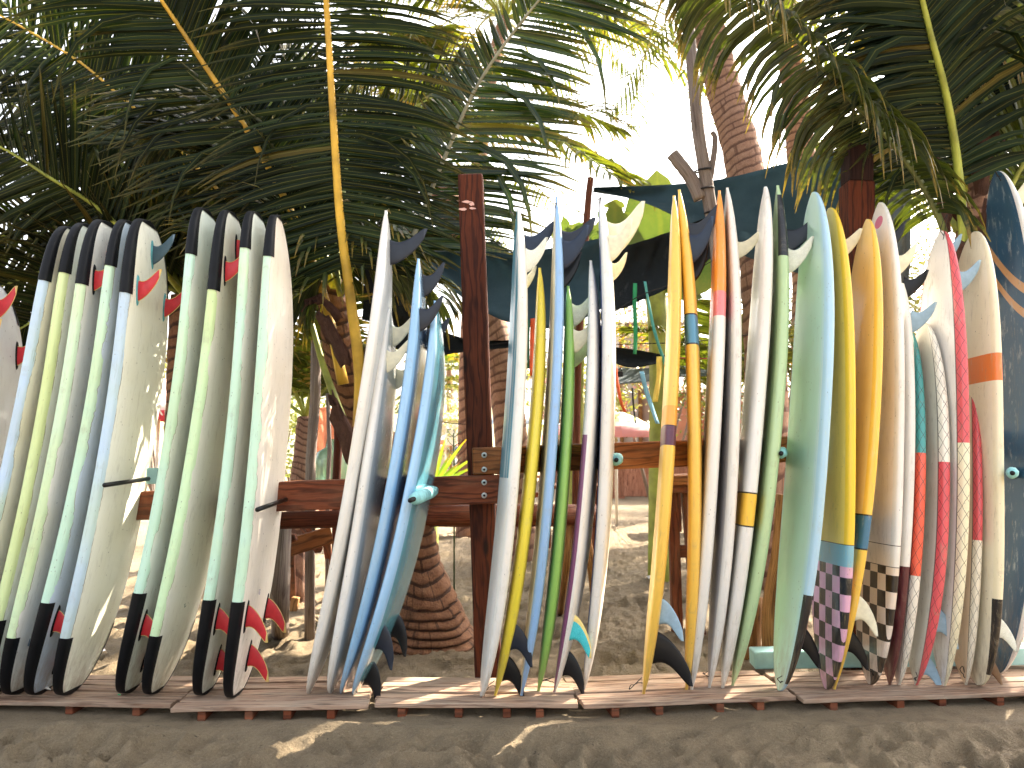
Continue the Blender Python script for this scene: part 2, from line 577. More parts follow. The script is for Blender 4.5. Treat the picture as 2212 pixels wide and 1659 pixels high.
timber('cross_brace', at(640, 1132, 5.9), at(790, 1126, 5.95), .04, .06, W_ORANGE, t, bevel=.004)
timber('brace', at(612, 1170, 5.25), at(640, 1160, 5.25), .05, .05, W_RED, t)
for (x, y0, y1, w, D, col, lab) in ((671, 735, 1260, 22, 5.85, W_GREY, 'leaning grey driftwood pole left of the yellow palm stalk'), (708, 850, 1240, 9, 6.4, W_GREY, 'thin grey pole in front of the pink tarpaulin'), (727, 830, 1240, 18, 6.2, W_DARK, 'short dark stake behind the palm trunk')):
    t = thing('pole', lab, 'pole', ground(x, y1))
    xt = x + (12 if w == 22 else 0)
    g = at(x, y1, D); g.z = -.1
    tube('pole_shaft', [at(xt, y0, D), at((x + xt) / 2 + 4, y0 + 120, D), at(x, (y0 + y1) / 2, D), g], m_px(w / 2, D), col, t, 10, rfun=lambda a, th: 1 + .1 * noise.noise(Vector((a * 8, th * 1.5, 4))))

t = thing('timber_trestle', 'dark timber trestle table standing behind the yellow boards', 'table', ground(1490, 1290))
D = 6.0
timber('top_board', at(1440, 1036, D), at(1640, 1030, D), .3, .07, W_ORANGE, t, bevel=.004)
timber('rail', at(1445, 1056, D - .1), at(1640, 1052, D - .1), .05, .06, W_RED, t, bevel=.004)
for (x0, y0, x1, y1, w) in ((1452, 1040, 1462, 1280, .075), (1482, 1040, 1510, 1320, .085), (1560, 1040, 1558, 1300, .08), (1604, 1045, 1622, 1300, .08)):
    g = at(x1, y1, D); g.z = -.05
    timber('leg', at(x0, y0, D), g, w, w, W_RED, t, bevel=.005)
timber('cross_brace', at(1452, 1190, D), at(1520, 1192, D), .05, .09, W_RED, t)
timber('cross_brace', at(1540, 1230, D + .05), at(1630, 1228, D + .05), .05, .09, W_RED, t)

def split_log(pts, r, label, D, mat):
    P = [at(x, y, D) for x, y in pts[:-1]] + [ground(pts[-1][0], pts[-1][1], -.04)]
    P[-1] = at(pts[-1][0], pts[-1][1], D); P[-1].z = -.04
    t = thing('log', label, 'log', P[-1])
    tube('log_body', catmull(P, 10), r, mat, t, 12, squash=.8, rfun=lambda a, th: 1 + .16 * noise.noise(Vector((a * 3, th * 1.7, r * 40))) + .05 * math.sin(th * 5))
split_log([(1702, 1070), (1690, 1200), (1672, 1300), (1668, 1400)], .085, 'split weathered log leaning upright behind the pale blue longboard', 5.15, W_LOG)
split_log([(1722, 1090), (1728, 1190), (1722, 1290), (1705, 1340)], .10, 'reddish log stump standing behind the split log', 5.7, W_RED)
split_log([(1628, 1290), (1622, 1400), (1615, 1402)], .07, 'short pale stump in the sand beside the split log', 5.4, W_LOG)
t = thing('painted_timber', 'pale teal painted timber lying on the sand behind the boards at right', 'timber', ground(1700, 1440))
a, b = at(1624, 1421, 4.95), at(2330, 1410, 4.85)
timber('beam_timber', a, b, .14, .10, W_TEAL, t, bevel=.006)

def litter(x, y, label, col, s, z):
    p = ground(x, y, z)
    pts = [p + Vector((random.uniform(-s, s), random.uniform(-s, s), random.uniform(0, s * 1.1))) for _ in range(7)]
    bm = bmesh.new()
    for q in pts: bm.verts.new(q)
    bmesh.ops.convex_hull(bm, input=bm.verts)
    vs = [v.co.copy() for v in bm.verts]; bm.verts.index_update()
    fs = [[v.index for v in f.verts] for f in bm.faces]
    bm.free()
    t = thing('litter', label, 'litter', p)
    mesh_obj('crumpled_scrap', vs, fs, plain('scrap_' + str(x), col, .5, .2, 30), t, smooth=False)
litter(105, 1491, 'crumpled white paper scrap on the boardwalk at far left', c8(225, 222, 215), .018, .11)
litter(258, 1503, 'small bright green plastic scrap on the boardwalk', c8(60, 190, 130), .014, .105)
litter(222, 1412, 'crumpled pale wrapper on the sand behind the foam boards', c8(220, 215, 215), .035, .02)
litter(1405, 1250, 'tiny white paper scrap on the striped sand', c8(235, 230, 225), .035, .02)
# ------------------------------------------------------------------ surfboards
WHITE = c8(226, 224, 218)
def board_mat(name, L, deck=WHITE, bottom=WHITE, rail=WHITE, rw=.11, bands=(), lines=(), wavy=0.0, checker=None, net=None,
              air=None, dstripes=None, arcs=None, wear=.35, weardark=c8(120, 112, 98), rough=.28, grime=.25, yellowing=.25, coat=.3, dot=None):
    b = NB(name)
    s = b.sep(b.uv())
    u, v = s[0], s[1]
    ms = b.sep(b.uv('Metres'))
    wm, lm = ms[0], ms[1]
    P = b.comb(wm, lm, b.m('MULTIPLY', v, 2.0))
    seed = b.m('MULTIPLY', b.rand(), 31.0)
    e = b.m('ABSOLUTE', b.m('SUBTRACT', v, .5))
    d = b.m('MINIMUM', e, b.m('SUBTRACT', .5, e))
    edge = rw
    if wavy:
        nz = b.noise(b.comb(b.m('MULTIPLY', lm, 1.0), seed, 0), 3.2, 5, .62)
        bite = b.ramp(nz, .47, .60)
        edge = b.m('SUBTRACT', rw, b.m('MULTIPLY', bite, wavy))
        edge = b.m('ADD', edge, b.m('MULTIPLY', b.m('SUBTRACT', b.noise(b.comb(lm, seed, 3), 40, 2), .5), .012))
    railm = b.m('LESS_THAN', d, edge)
    deckm = b.m('GREATER_THAN', v, .5)
    bot, dk = bottom, deck
    if dstripes:      # (colour, list of (w0,w1) in metres, u0) long stripes on the deck
        for (w0, w1, col, u0) in dstripes:
            k = b.m('MULTIPLY', b.m('GREATER_THAN', wm, w0), b.m('LESS_THAN', wm, w1))
            k = b.m('MULTIPLY', k, b.m('GREATER_THAN', u, u0))
            dk = b.mix(k, dk, col)
    if air:           # soft sprayed colour towards the rails (or a patch)
        (col, lo, hi) = air
        dk = b.mix(b.ramp(b.m('ADD', d, b.m('MULTIPLY', b.m('SUBTRACT', b.noise(P, 2.0, 3), .5), .05)), hi, lo), dk, col)
    c = b.mix(deckm, bot, dk)
    if arcs:
        for (l0, k, col, hw) in arcs:
            q = b.m('SUBTRACT', b.m('SUBTRACT', lm, l0), b.m('ADD', b.m('MULTIPLY', wm, k), b.m('MULTIPLY', b.m('MULTIPLY', wm, wm), 1.2)))
            c = b.mix(b.m('MULTIPLY', b.m('LESS_THAN', b.m('ABSOLUTE', q), hw), deckm), c, col)
    if dot:
        (l0, w0, rl, rw_, col) = dot
        q = b.m('ADD', b.m('POWER', b.m('ABSOLUTE', b.m('DIVIDE', b.m('SUBTRACT', lm, l0), rl)), 2.0), b.m('POWER', b.m('ABSOLUTE', b.m('DIVIDE', b.m('SUBTRACT', wm, w0), rw_)), 2.0))
        c = b.mix(b.m('MULTIPLY', b.m('LESS_THAN', q, 1.0), deckm), c, col)
    c = b.mix(railm, c, rail)
    for bd in bands:
        u0, u1, col = bd[:3]
        k = b.m('MULTIPLY', b.m('GREATER_THAN', u, u0), b.m('LESS_THAN', u, u1))
        if len(bd) > 3 and bd[3] == 'rail':
            k = b.m('MULTIPLY', k, b.m('LESS_THAN', d, rw))
        elif len(bd) > 3 and bd[3] == 'deck':
            k = b.m('MULTIPLY', k, deckm)
        elif len(bd) > 3:
            k = b.m('MULTIPLY', k, b.m('LESS_THAN', d, bd[3]))
        c = b.mix(k, c, col)
    if checker:
        u1, ca, cb, cell = checker
        ck = b.n('ShaderNodeTexChecker')
        b.put(ck.inputs[0], b.comb(b.m('ADD', wm, .0173), lm, .31))
        ck.inputs[1].default_value = ca; ck.inputs[2].default_value = cb; ck.inputs[3].default_value = 1 / cell
        c = b.mix(b.m('LESS_THAN', u, u1), c, ck.outputs[0])
    for (u0, hw, col) in lines:
        c = b.mix(b.m('LESS_THAN', b.m('ABSOLUTE', b.m('SUBTRACT', u, u0)), hw / L), c, col)
    if net:
        (col, cell, lw, reach) = net
        x = b.m('MULTIPLY', lm, 1 / cell)
        y = b.m('MULTIPLY', e, 8.0)
        for sg in (1, -1):
            f = b.m('FRACT', b.m('ADD', x, b.m('MULTIPLY', y, sg)))
            k = b.m('MULTIPLY', b.m('LESS_THAN', f, lw), b.m('LESS_THAN', d, reach))
            c = b.mix(b.m('MULTIPLY', k, .85), c, col)
        c = b.mix(b.m('MULTIPLY', b.m('LESS_THAN', b.m('ABSOLUTE', b.m('SUBTRACT', d, reach)), .006), .8), c, col)
    if wavy:          # brown glue line where the foam has torn away
        k = b.m('MULTIPLY', b.m('LESS_THAN', b.m('ABSOLUTE', b.m('SUBTRACT', d, b.m('ADD', edge, .004))), .004), b.ramp(b.noise(b.comb(lm, seed, 7), 6, 4), .42, .55))
        c = b.mix(b.m('MULTIPLY', k, .75), c, c8(120, 96, 60))
        k = b.m('MULTIPLY', railm, b.ramp(b.noise(b.comb(b.m('MULTIPLY', lm, .6), b.m('ADD', seed, b.m('MULTIPLY', v, 6)), 2), 9, 6, .7), .60, .68))
        c = b.mix(b.m('MULTIPLY', k, .55), c, c8(66, 62, 52))
        k = b.m('MULTIPLY', railm, b.ramp(b.noise(b.comb(lm, seed, 5), 1.3, 3), .48, .66))
        c = b.mix(b.m('MULTIPLY', k, .35), c, c8(214, 232, 150))
    pv = b.comb(wm, b.m('MULTIPLY', lm, .35), b.m('ADD', seed, v))
    st = b.noise(pv, 22, 6, .7)
    c = b.mix(b.m('MULTIPLY', b.ramp(st, .56, .75), wear), c, weardark)
    st2 = b.noise(b.comb(b.m('MULTIPLY', wm, 9), lm, b.m('ADD', seed, 3.0)), 6, 5, .75)
    c = b.mix(b.m('MULTIPLY', b.ramp(st2, .57, .7), grime), c, c8(150, 140, 120))
    ye = b.noise(b.comb(wm, lm, seed), 1.6, 3)
    c = b.mul(b.m('MULTIPLY', b.ramp(ye, .4, .75), yellowing), c, c8(236, 220, 180))
    sc = b.noise(b.comb(b.m('MULTIPLY', wm, 2), lm, b.m('ADD', seed, b.m('MULTIPLY', v, 3))), 9, 6, .75)
    k = b.m('MULTIPLY', b.ramp(u, .16, .0), b.ramp(sc, .42, .62))
    c = b.mix(b.m('MULTIPLY', k, .6), c, c8(150, 128, 98))
    scr = b.noise(b.comb(b.m('MULTIPLY', wm, 3), b.m('MULTIPLY', lm, 1.2), b.m('ADD', seed, b.m('MULTIPLY', v, 14))), 12, 7, .8)
    c = b.mix(b.m('MULTIPLY', b.ramp(scr, .64, .70), .5), c, c8(96, 88, 74))
    sp = b.n('ShaderNodeTexVoronoi', feature='F1')
    b.put(sp.inputs['Vector'], b.comb(wm, lm, b.m('ADD', seed, v)))
    sp.inputs['Scale'].default_value = 26.0
    c = b.mix(b.m('MULTIPLY', b.m('MULTIPLY', b.m('LESS_THAN', sp.outputs[0], .11), b.m('GREATER_THAN', b.noise(P, 5, 2), .55)), .55), c, c8(80, 74, 66))
    ding = b.noise(b.comb(wm, lm, seed), 4.0, 2)
    b.bump(b.m('ADD', b.m('MULTIPLY', st, .35), b.m('MULTIPLY', ding, .9)), .22, .012)
    rg = b.m('ADD', rough, b.m('MULTIPLY', st, .25))
    return b.done(c, rg, Coat_Weight=coat, Coat_Roughness=.18)

def fin_mat(name, col, rim=None, hexed=False, trans=0.0):
    b = NB(name)
    o = b.obj()
    f = b.noise(o, 30, 4)
    c = b.mix(b.ramp(f, .35, .7), tuple(v * .82 for v in col[:3]) + (1,), col)
    if hexed:
        vo = b.n('ShaderNodeTexVoronoi', feature='DISTANCE_TO_EDGE')
        b.put(vo.inputs['Vector'], o); vo.inputs['Scale'].default_value = 160
        c = b.mix(b.m('MULTIPLY', b.ramp(vo.outputs[0], .12, .0), .5), c, tuple(min(1, v * 1.5 + .1) for v in col[:3]) + (1,))
    kw = {}
    if trans:
        kw['Subsurface_Weight'] = trans
        kw['Subsurface_Radius'] = (.02, .02, .015)
    return b.done(c, .36, Coat_Weight=.12, Specular_IOR_Level=.3, **kw)
FINS = {
    'red': (fin_mat('red_fin', c8(200, 48, 56)), fin_mat('yellow_fin_rim', c8(226, 196, 120))),
    'dark': (fin_mat('charcoal_fin', c8(34, 40, 52)), fin_mat('charcoal_fin_rim', c8(50, 56, 68))),
    'black': (fin_mat('black_fin', c8(17, 18, 22)), fin_mat('black_fin_rim', c8(44, 44, 48))),
    'navy': (fin_mat('navy_fin', c8(28, 42, 64)), fin_mat('navy_fin_rim', c8(46, 62, 86))),
    'cream': (fin_mat('cream_fin', c8(232, 226, 196), trans=0), fin_mat('cream_fin_rim', c8(240, 236, 214), trans=0)),
    'hex': (fin_mat('honeycomb_fin', c8(222, 224, 206), hexed=True, trans=0), fin_mat('honeycomb_fin_rim', c8(196, 198, 186))),
    'blue': (fin_mat('blue_grey_fin', c8(150, 178, 196), trans=0), fin_mat('blue_grey_fin_rim', c8(176, 200, 212))),
    'tealy': (fin_mat('turquoise_fin', c8(64, 186, 192), hexed=True), fin_mat('yellow_fin_edge', c8(240, 214, 130))),
    'brown': (fin_mat('brown_fin', c8(116, 88, 64)), fin_mat('brown_fin_rim', c8(150, 120, 90))),
    'slate': (fin_mat('dark_teal_fin', c8(58, 84, 96)), fin_mat('slate_fin_rim', c8(110, 130, 146))),
}
BUMPER = plain('black_rubber_bumper', c8(12, 14, 18), .5, .25, 14, Specular_IOR_Level=.2)
PLATE_BLACK = plain('black_fin_plate', c8(14, 15, 18), .4, .2, 20, Specular_IOR_Level=.2)
PLATE_TEAL = plain('teal_fin_plate', c8(76, 150, 156), .4, .2, 20)

SH = {'soft': (4.6, 2.6), 'long': (2.9, 2.0), 'round': (2.4, 1.9), 'pin': (2.1, 1.3), 'square': (7.0, 3.2), 'point': (2.0, 1.12)}

class Board:
    def __init__(self, name, label, b, t, m, W=.55, T=.066, top='long', bot='long', yaw=0.0, dtop=.12, fins=(), soft=False, mat=None,
                 bump_top=0.0, bump_bot=0.0, plate=None, cords=(), kick=2.4, dbase=0.0, group='surfboards standing in the rack'):
        P0 = ground(b[0], b[1], WALK)
        if dbase:
            P0 = ground(b[0], b[1], WALK); s = (P0.y + dbase) / P0.y; P0.x *= s; P0.y += dbase
        P1 = at(t[0], t[1], P0.y + dtop)
        self.P0, self.P1 = P0, P1
        self.Lv = (P1 - P0); self.len = self.Lv.length; self.L = self.Lv.normalized()
        y = R(yaw)
        self.Wv = Vector((math.sin(y), math.cos(y), 0)); self.Wv = (self.Wv - self.L * self.Wv.dot(self.L)).normalized()
        self.Tv = self.Wv.cross(self.L)
        self.W, self.T, self.top, self.bot, self.soft, self.kick = W, T, top, bot, soft, kick
        self.s = 0.0
        self.by, self.ty = b[1], t[1]
        um = .5
        for _ in range(4):
            Q = self.pt(um, -self.hw(um), 0)
            X = at(m[0], m[1], Q.y)
            um = max(.1, min(.9, um + (X.z - Q.z) / self.len))
            Q = self.pt(um, -self.hw(um), 0)
            X = at(m[0], m[1], Q.y)
            self.s += (X.x - Q.x) / max(.3, self.Tv.x * self.bow(um))
        self.s = max(-.12, min(.22, self.s))
        self.root = thing('surfboard', label, 'surfboard', P0, group)
        self.name = name
        md = dict(mat or {})
        for k in ('bands', 'lines'):
            if k in md:
                md[k] = [((self.uy(q[1]), self.uy(q[0])) + tuple(q[2:])) if k == 'bands' else ((self.uy(q[0]),) + tuple(q[1:])) for q in md[k]]
        if 'checker' in md:
            md['checker'] = (self.uy(md['checker'][0]),) + tuple(md['checker'][1:])
        if 'dstripes' in md:
            md['dstripes'] = [(q[0], q[1], q[2], self.uy(q[3])) for q in md['dstripes']]
        if 'arcs' in md:
            md['arcs'] = [(self.uy(q[0]) * self.len,) + tuple(q[1:]) for q in md['arcs']]
        if 'dot' in md:
            md['dot'] = (self.uy(md['dot'][0]) * self.len,) + tuple(md['dot'][1:])
        self.mat = board_mat('surfboard_' + name, self.len, **md)
        self.shell('board_body', 0, 1, 0, self.mat)
        if bump_top: self.bumper(1 - bump_top, 1)
        if bump_bot: self.bumper(0, bump_bot)
        for f in fins:
            self.fin(*f, plate=plate)
        for c in cords:
            self.cord(*c)
    def uy(self, y):
        if y < -900: return 1.01
        if y > 5000: return -.01
        return (self.by - y) / (self.by - self.ty)
    def bow(self, u):
        x = abs(2 * u - 1)
        return 1 - x ** self.kick
    def hw(self, u):
        x = 2 * u - 1
        p, q = SH[self.top if x > 0 else self.bot]
        a = abs(x)
        if self.top == self.bot or True:
            w = max(0.0, 1 - a ** p) ** (1 / q)
        return max(.006, self.W / 2 * w)
    def th(self, u):
        a = abs(2 * u - 1)
        if self.soft:
            return self.T * max(.55, (1 - .45 * a ** 6)) 
        return max(.016, self.T * 1.14 * max(0, 1 - a ** 4.2) ** .6)
    def pt(self, u, w, t):
        return self.P0 + self.Lv * u + self.Wv * w + self.Tv * (t + self.s * self.bow(u))
    def ring(self, u, M, grow):
        w, t = self.hw(u) + grow, self.th(u) / 2 + grow
        n = 4.6 if self.soft else 3.8
        out = []
        for k in range(M):
            th = 2 * math.pi * k / M
            c, s = math.cos(th), math.sin(th)
            a = math.copysign(abs(c) ** (2 / n), c) * w
            bb = math.copysign(abs(s) ** (2 / (n * .84)), s) * t
            out.append((a, bb))
        return out
    def shell(self, name, u0, u1, grow, mat):
        M, N = 36, 56
        us = [.5 - .5 * math.cos(math.pi * i / N) for i in range(N + 1)]
        vs = []
        for u in us:
            vs += [self.pt(u, a, t) for a, t in self.ring(u, M, grow)]
        fs, uvs, uv2 = [], [], []
        rg = [self.ring(u, M, grow) for u in us]
        for i in range(N):
            for k in range(M):
                k2 = (k + 1) % M
                fs.append((i * M + k, i * M + k2, (i + 1) * M + k2, (i + 1) * M + k))
                for (ii, kk, kv) in ((i, k, k), (i, k2, k + 1), (i + 1, k2, k + 1), (i + 1, k, k)):
                    uvs.append((us[ii], kv / M)); uv2.append((rg[ii][kk][0], us[ii] * self.len))
        fs.append(tuple(reversed(range(M)))); uvs += [(us[0], .5)] * M; uv2 += [(0, 0)] * M
        fs.append(tuple(N * M + k for k in range(M))); uvs += [(us[-1], .5)] * M; uv2 += [(0, self.len)] * M
        return mesh_obj(name, vs, fs, mat, self.root, uvs=uvs, uv2=uv2)
    def bumper(self, u0, u1):
        """rubber strip that wraps the rail round one end"""
        M, N = 36, 26
        top = u1 > .5
        us = [u0 + (u1 - u0) * (math.sin(math.pi / 2 * i / N) if top else 1 - math.cos(math.pi / 2 * i / N)) for i in range(N + 1)]
        vs, fs = [], []
        def is_rail(kk): 
            v = (kk + .5) / M
            e = abs(v - .5); return min(e, .5 - e) < .13
        g = .0035
        for i, u in enumerate(us):
            gg = g if 0 < i < N or (i == (N if top else 0)) else g
            vs += [self.pt(u + (.0015 if (top and i == N) else (-.0015 if (not top and i == 0) else 0)), a, t) for a, t in self.ring(u, M, gg)]
        for i in range(N):
            uend = max(us[i], us[i + 1]) if top else min(us[i], us[i + 1])
            near = (1 - uend if top else uend) * self.len < .022
            for k in range(M):
                if is_rail(k) or near:
                    fs.append((i * M + k, i * M + (k + 1) % M, (i + 1) * M + (k + 1) % M, (i + 1) * M + k))
        fs.append(tuple(N * M + k for k in range(M)) if top else tuple(reversed(range(M))))
        used = sorted(set(i for f in fs for i in f)); mp = {j: i for i, j in enumerate(used)}
        mesh_obj('bumper', [vs[j] for j in used], [tuple(mp[i] for i in f) for f in fs], BUMPER, self.root)
    def fin(self, y, woff, h, c, kind, plate=None, rake=1.0):
        h *= 1.18; c *= 1.15
        u = self.uy(y)
        sg = 1 if u > .5 else -1                   # towards the tail end
        w = max(-self.hw(u) * .8, min(self.hw(u) * .8, woff))
        frac = abs(w) / self.hw(u)
        tt = self.th(u) / 2 * (1 - frac ** 3.8) ** (1 / 3.2) if frac < 1 else 0
        O = self.pt(u, w, tt - .004)
        A = (self.pt(u + .01 * sg, w, tt) - self.pt(u - .01 * sg, w, tt)).normalized()
        H = (self.Tv + self.Wv * (woff * .25)).normalized(); H = (H - A * H.dot(A)).normalized()
        B = A.cross(H)
        if woff:
            A = (A + B * (.04 if woff > 0 else -.04)).normalized()
        NH, NC = 10, 8
        vs, fs, fm = [], [], []
        for side in (1, -1):
            for i in range(NH + 1):
                s = i / NH
                lead = -c / 2 + c * rake * (1.08 * s ** 1.6)
                trail = c / 2 + c * rake * (.66 * s ** 2.2 - .22 * math.sin(math.pi * min(1, s * 1.1)) * (1 - s))
                tipk = (1 - s ** 6) ** .5
                mid = lead + (trail - lead) * .62
                lead, trail = mid + (lead - mid) * tipk, mid + (trail - mid) * tipk
                for j in range(NC + 1):
                    q = j / NC
                    th = .0065 * (1 - .75 * s) * (math.sin(math.pi * q) ** .6 if 0 < q < 1 else .12)
                    vs.append(O + A * (lead + (trail - lead) * q) + H * (h * s) + B * (side * max(th, .0007)))
        n1 = (NH + 1) * (NC + 1)
        for sd in (0, 1):
            for i in range(NH):
                for j in range(NC):
                    a = sd * n1 + i * (NC + 1) + j
                    f = (a, a + 1, a + NC + 2, a + NC + 1)
                    fs.append(f if sd == 0 else tuple(reversed(f)))
                    fm.append(1 if (j == 0 and kind == 'red' and 0) or (kind == 'tealy' and j < 2) or i == NH - 1 else 0)
        for j in (0, NC):
            for i in range(NH):
                a = i * (NC + 1) + j
                f = (a, a + NC + 1, n1 + a + NC + 1, n1 + a)
                fs.append(f if j == 0 else tuple(reversed(f))); fm.append(1)
        for j in range(NC):
            a = NH * (NC + 1) + j
            fs.append((a, a + 1, n1 + a + 1, n1 + a)); fm.append(1)
        o = mesh_obj('fin', vs, fs, None, self.root, mats=list(FINS[kind]), fmat=fm)
        if kind == 'red':        # yellow bead round the edge
            ed = []
            for i in range(NH + 1):
                ed.append((vs[i * (NC + 1)] + vs[n1 + i * (NC + 1)]) / 2)
            for i in range(NH, -1, -1):
                ed.append((vs[i * (NC + 1) + NC] + vs[n1 + i * (NC + 1) + NC]) / 2)
            v, f, uu = tube_data([Vector(p) for p in ed], .0019, 5)
            mesh_obj('edge_bead', v, f, FINS['red'][1], o)
        if plate:
            n = 20
            vv = []
            for lay, (g, k) in enumerate(((.0, 1.0), (.006, .92))):
                for i in range(n):
                    a = 2 * math.pi * i / n
                    vv.append(O + H * (.004 + g) + A * (math.cos(a) * c * .72 * k) + B * (math.sin(a) * .016 * k))
            ff = [(i, (i + 1) % n, n + (i + 1) % n, n + i) for i in range(n)] + [tuple(range(n, 2 * n))]
            mesh_obj('fin_plate', vv, ff, plate, o)
    def cord(self, end, ln=.09, seed=1):
        rr = random.Random(seed)
        u = .985 if end == 'top' else .022
        p = self.pt(u, -self.hw(u) * .6, -self.th(u) / 2)
        pts = [p]
        d = Vector((-.7, -.5, .1 if end == 'top' else .5))
        for i in range(7):
            d = (d + Vector((rr.uniform(-.7, .7), rr.uniform(-.5, .3), rr.uniform(-.6, .5)))).normalized()
            pts.append(pts[-1] + d * ln / 5)
        pts.append(p + Vector((-.004, -.002, -.03 if end == 'top' else .03)))
        v, f, uu = tube_data(catmull(pts, 28), .0022, 5)
        mesh_obj('leash_cord', v, f, CORD_BLACK, self.root)

GA, GB, GC, GD, GE, GF = ('foam boards stacked at far left', 'foam boards beside the left rail', 'boards leaning left of the post',
    'boards right of the post', 'tall boards right of centre', 'boards crowded at far right')
MINT, LIME, SKY = c8(196, 232, 212), c8(216, 234, 176), c8(188, 212, 236)
SOFTW = c8(234, 235, 226)
def soft(name, label, b, t, m, rail, fins, bt, bb, plate, group, bottom=SOFTW, **kw):
    md = dict(deck=bottom, bottom=bottom, rail=rail, rw=.11, wavy=kw.pop('wavy', .05), rough=.42, coat=.1, wear=.3, grime=.3, yellowing=.35)
    return Board(name, label, b, t, m, W=.56, T=.072, top=kw.pop('top', 'soft'), bot=kw.pop('bot', 'soft'), soft=True, mat=md, fins=fins, bump_top=bt, bump_bot=bb, plate=plate, group=group, **kw)

RF = ('red',)
def tri(yc, ys, end, kind='red', kinds=None, far=True, h=.115, c=.105):
    k = kinds or (kind, kind, kind)
    out = [(yc, 0.0, h, c, k[0]), (ys, -.17, h, c, k[1])]
    if far: out.append((ys + (8 if end == 'top' else 6), .17, h, c, k[2]))
    return out

soft('shy_white', 'white foam board cut off by the left edge with red fins at its top', (-205, 1490), (-28, 600), (-118, 1010), c8(220, 222, 226), tri(668, 752, 'top'), .1, .1, PLATE_BLACK, GA, bottom=c8(216, 220, 224), wavy=0.0)
soft('blue_rail_first', 'foam board with pale blue rail and black nose, leftmost of the tall stack', (-58, 1492), (157, 494), (12, 993), SKY, (), .14, .1, None, GA, wavy=.03, bottom=c8(228, 226, 210))
soft('lime_rail', 'foam board with pale lime yellow rail and dark fins at its foot', (2, 1489), (191, 487), (66, 993), LIME, tri(1424, 1330, 'bottom', kinds=('slate', 'slate', 'red')), .13, .16, PLATE_BLACK, GA, wavy=.01, bottom=c8(226, 234, 226))
A3 = soft('mint_red_top', 'foam board with torn mint rail and red fins up under its black nose', (36, 1496), (230, 480), (107, 993), c8(208, 234, 200), tri(560, 625, 'top'), .16, .13, PLATE_BLACK, GA)
soft('mint_dirty', 'foam board with dirty mint rail, blue grey bottom and red fins at its foot', (84, 1496), (281, 480), (167, 993), MINT, tri(1424, 1333, 'bottom'), .12, .20, PLATE_BLACK, GA, bottom=c8(196, 212, 228))
soft('blue_rail_front', 'foam board with clean pale blue rail, a teal and a red fin near the top', (146, 1497), (316, 478), (216, 993), SKY, tri(553, 648, 'top', kinds=('slate', 'red', 'red')), .18, .13, PLATE_TEAL, GA, wavy=.012, bottom=c8(236, 237, 224))
soft('mint_b1', 'foam board with mint rail and plain black nose, first of the middle stack', (276, 1493), (443, 454), (353, 993), MINT, tri(1420, 1342, 'bottom'), .12, .21, PLATE_BLACK, GB, bottom=c8(222, 232, 222))
B2 = soft('green_b2', 'foam board with ragged green rail and two red fins at the top', (332, 1495), (498, 460), (407, 993), c8(204, 234, 190), tri(540, 607, 'top'), .19, .13, PLATE_BLACK, GB, bottom=c8(228, 229, 216))
soft('mint_b3', 'foam board with scarred mint rail, gouge at mid height and red fins below', (440, 1497), (552, 462), (489, 993), MINT, tri(1428, 1332, 'bottom'), .10, .20, PLATE_BLACK, GB, bottom=c8(226, 234, 224))
B4 = soft('mint_b4', 'cream foam board with mint rail, three red fins at its foot, nearest the post', (506, 1502), (596, 466), (544, 993), MINT, tri(1420, 1328, 'bottom'), .11, .20, PLATE_BLACK, GB, top='long', bottom=c8(236, 230, 220))

PALE_BLUE = c8(140, 184, 222)
Board('white_c1', 'tall white longboard with a big charcoal fin at its top', (667, 1497), (834, 455), (765, 975), mat=dict(bottom=c8(206, 208, 208), rough=.2), fins=[(548, 0, .18, .13, 'dark')], top='pin', group=GC, cords=[('top', .07, 2)])
Board('white_c2', 'shorter white board with two cream fins at its top', (714, 1497), (841, 665), (777, 1080), yaw=4, W=.5, mat=dict(bottom=c8(188, 190, 188), rough=.12, coat=.8), fins=[(728, 0, .105, .11, 'cream'), (792, -.14, .105, .11, 'cream'), (815, .14, .105, .11, 'cream')], top='pin', group=GC)
Board('blue_c3', 'pale blue board with glossy bottom and charcoal fins up high', (738, 1498), (904, 559), (846, 1027), yaw=3, W=.52, mat=dict(deck=PALE_BLUE, bottom=c8(120, 150, 176), rail=PALE_BLUE, rough=.1, coat=1.0), fins=[(618, 0, .11, .12, 'dark'), (703, -.14, .11, .12, 'dark'), (726, .14, .11, .12, 'dark')], top='pin', group=GC)
Board('blue_c4', 'front pale blue board with turquoise bottom and three black fins at its foot', (765, 1500), (940, 650), (878, 1075), yaw=7, W=.5, mat=dict(deck=PALE_BLUE, bottom=c8(96, 160, 178), rail=c8(150, 192, 226), rough=.1, coat=1.0), fins=[(1452, 0, .105, .12, 'black'), (1366, -.13, .105, .12, 'dark'), (1358, .13, .105, .12, 'black')], top='pin', group=GC)

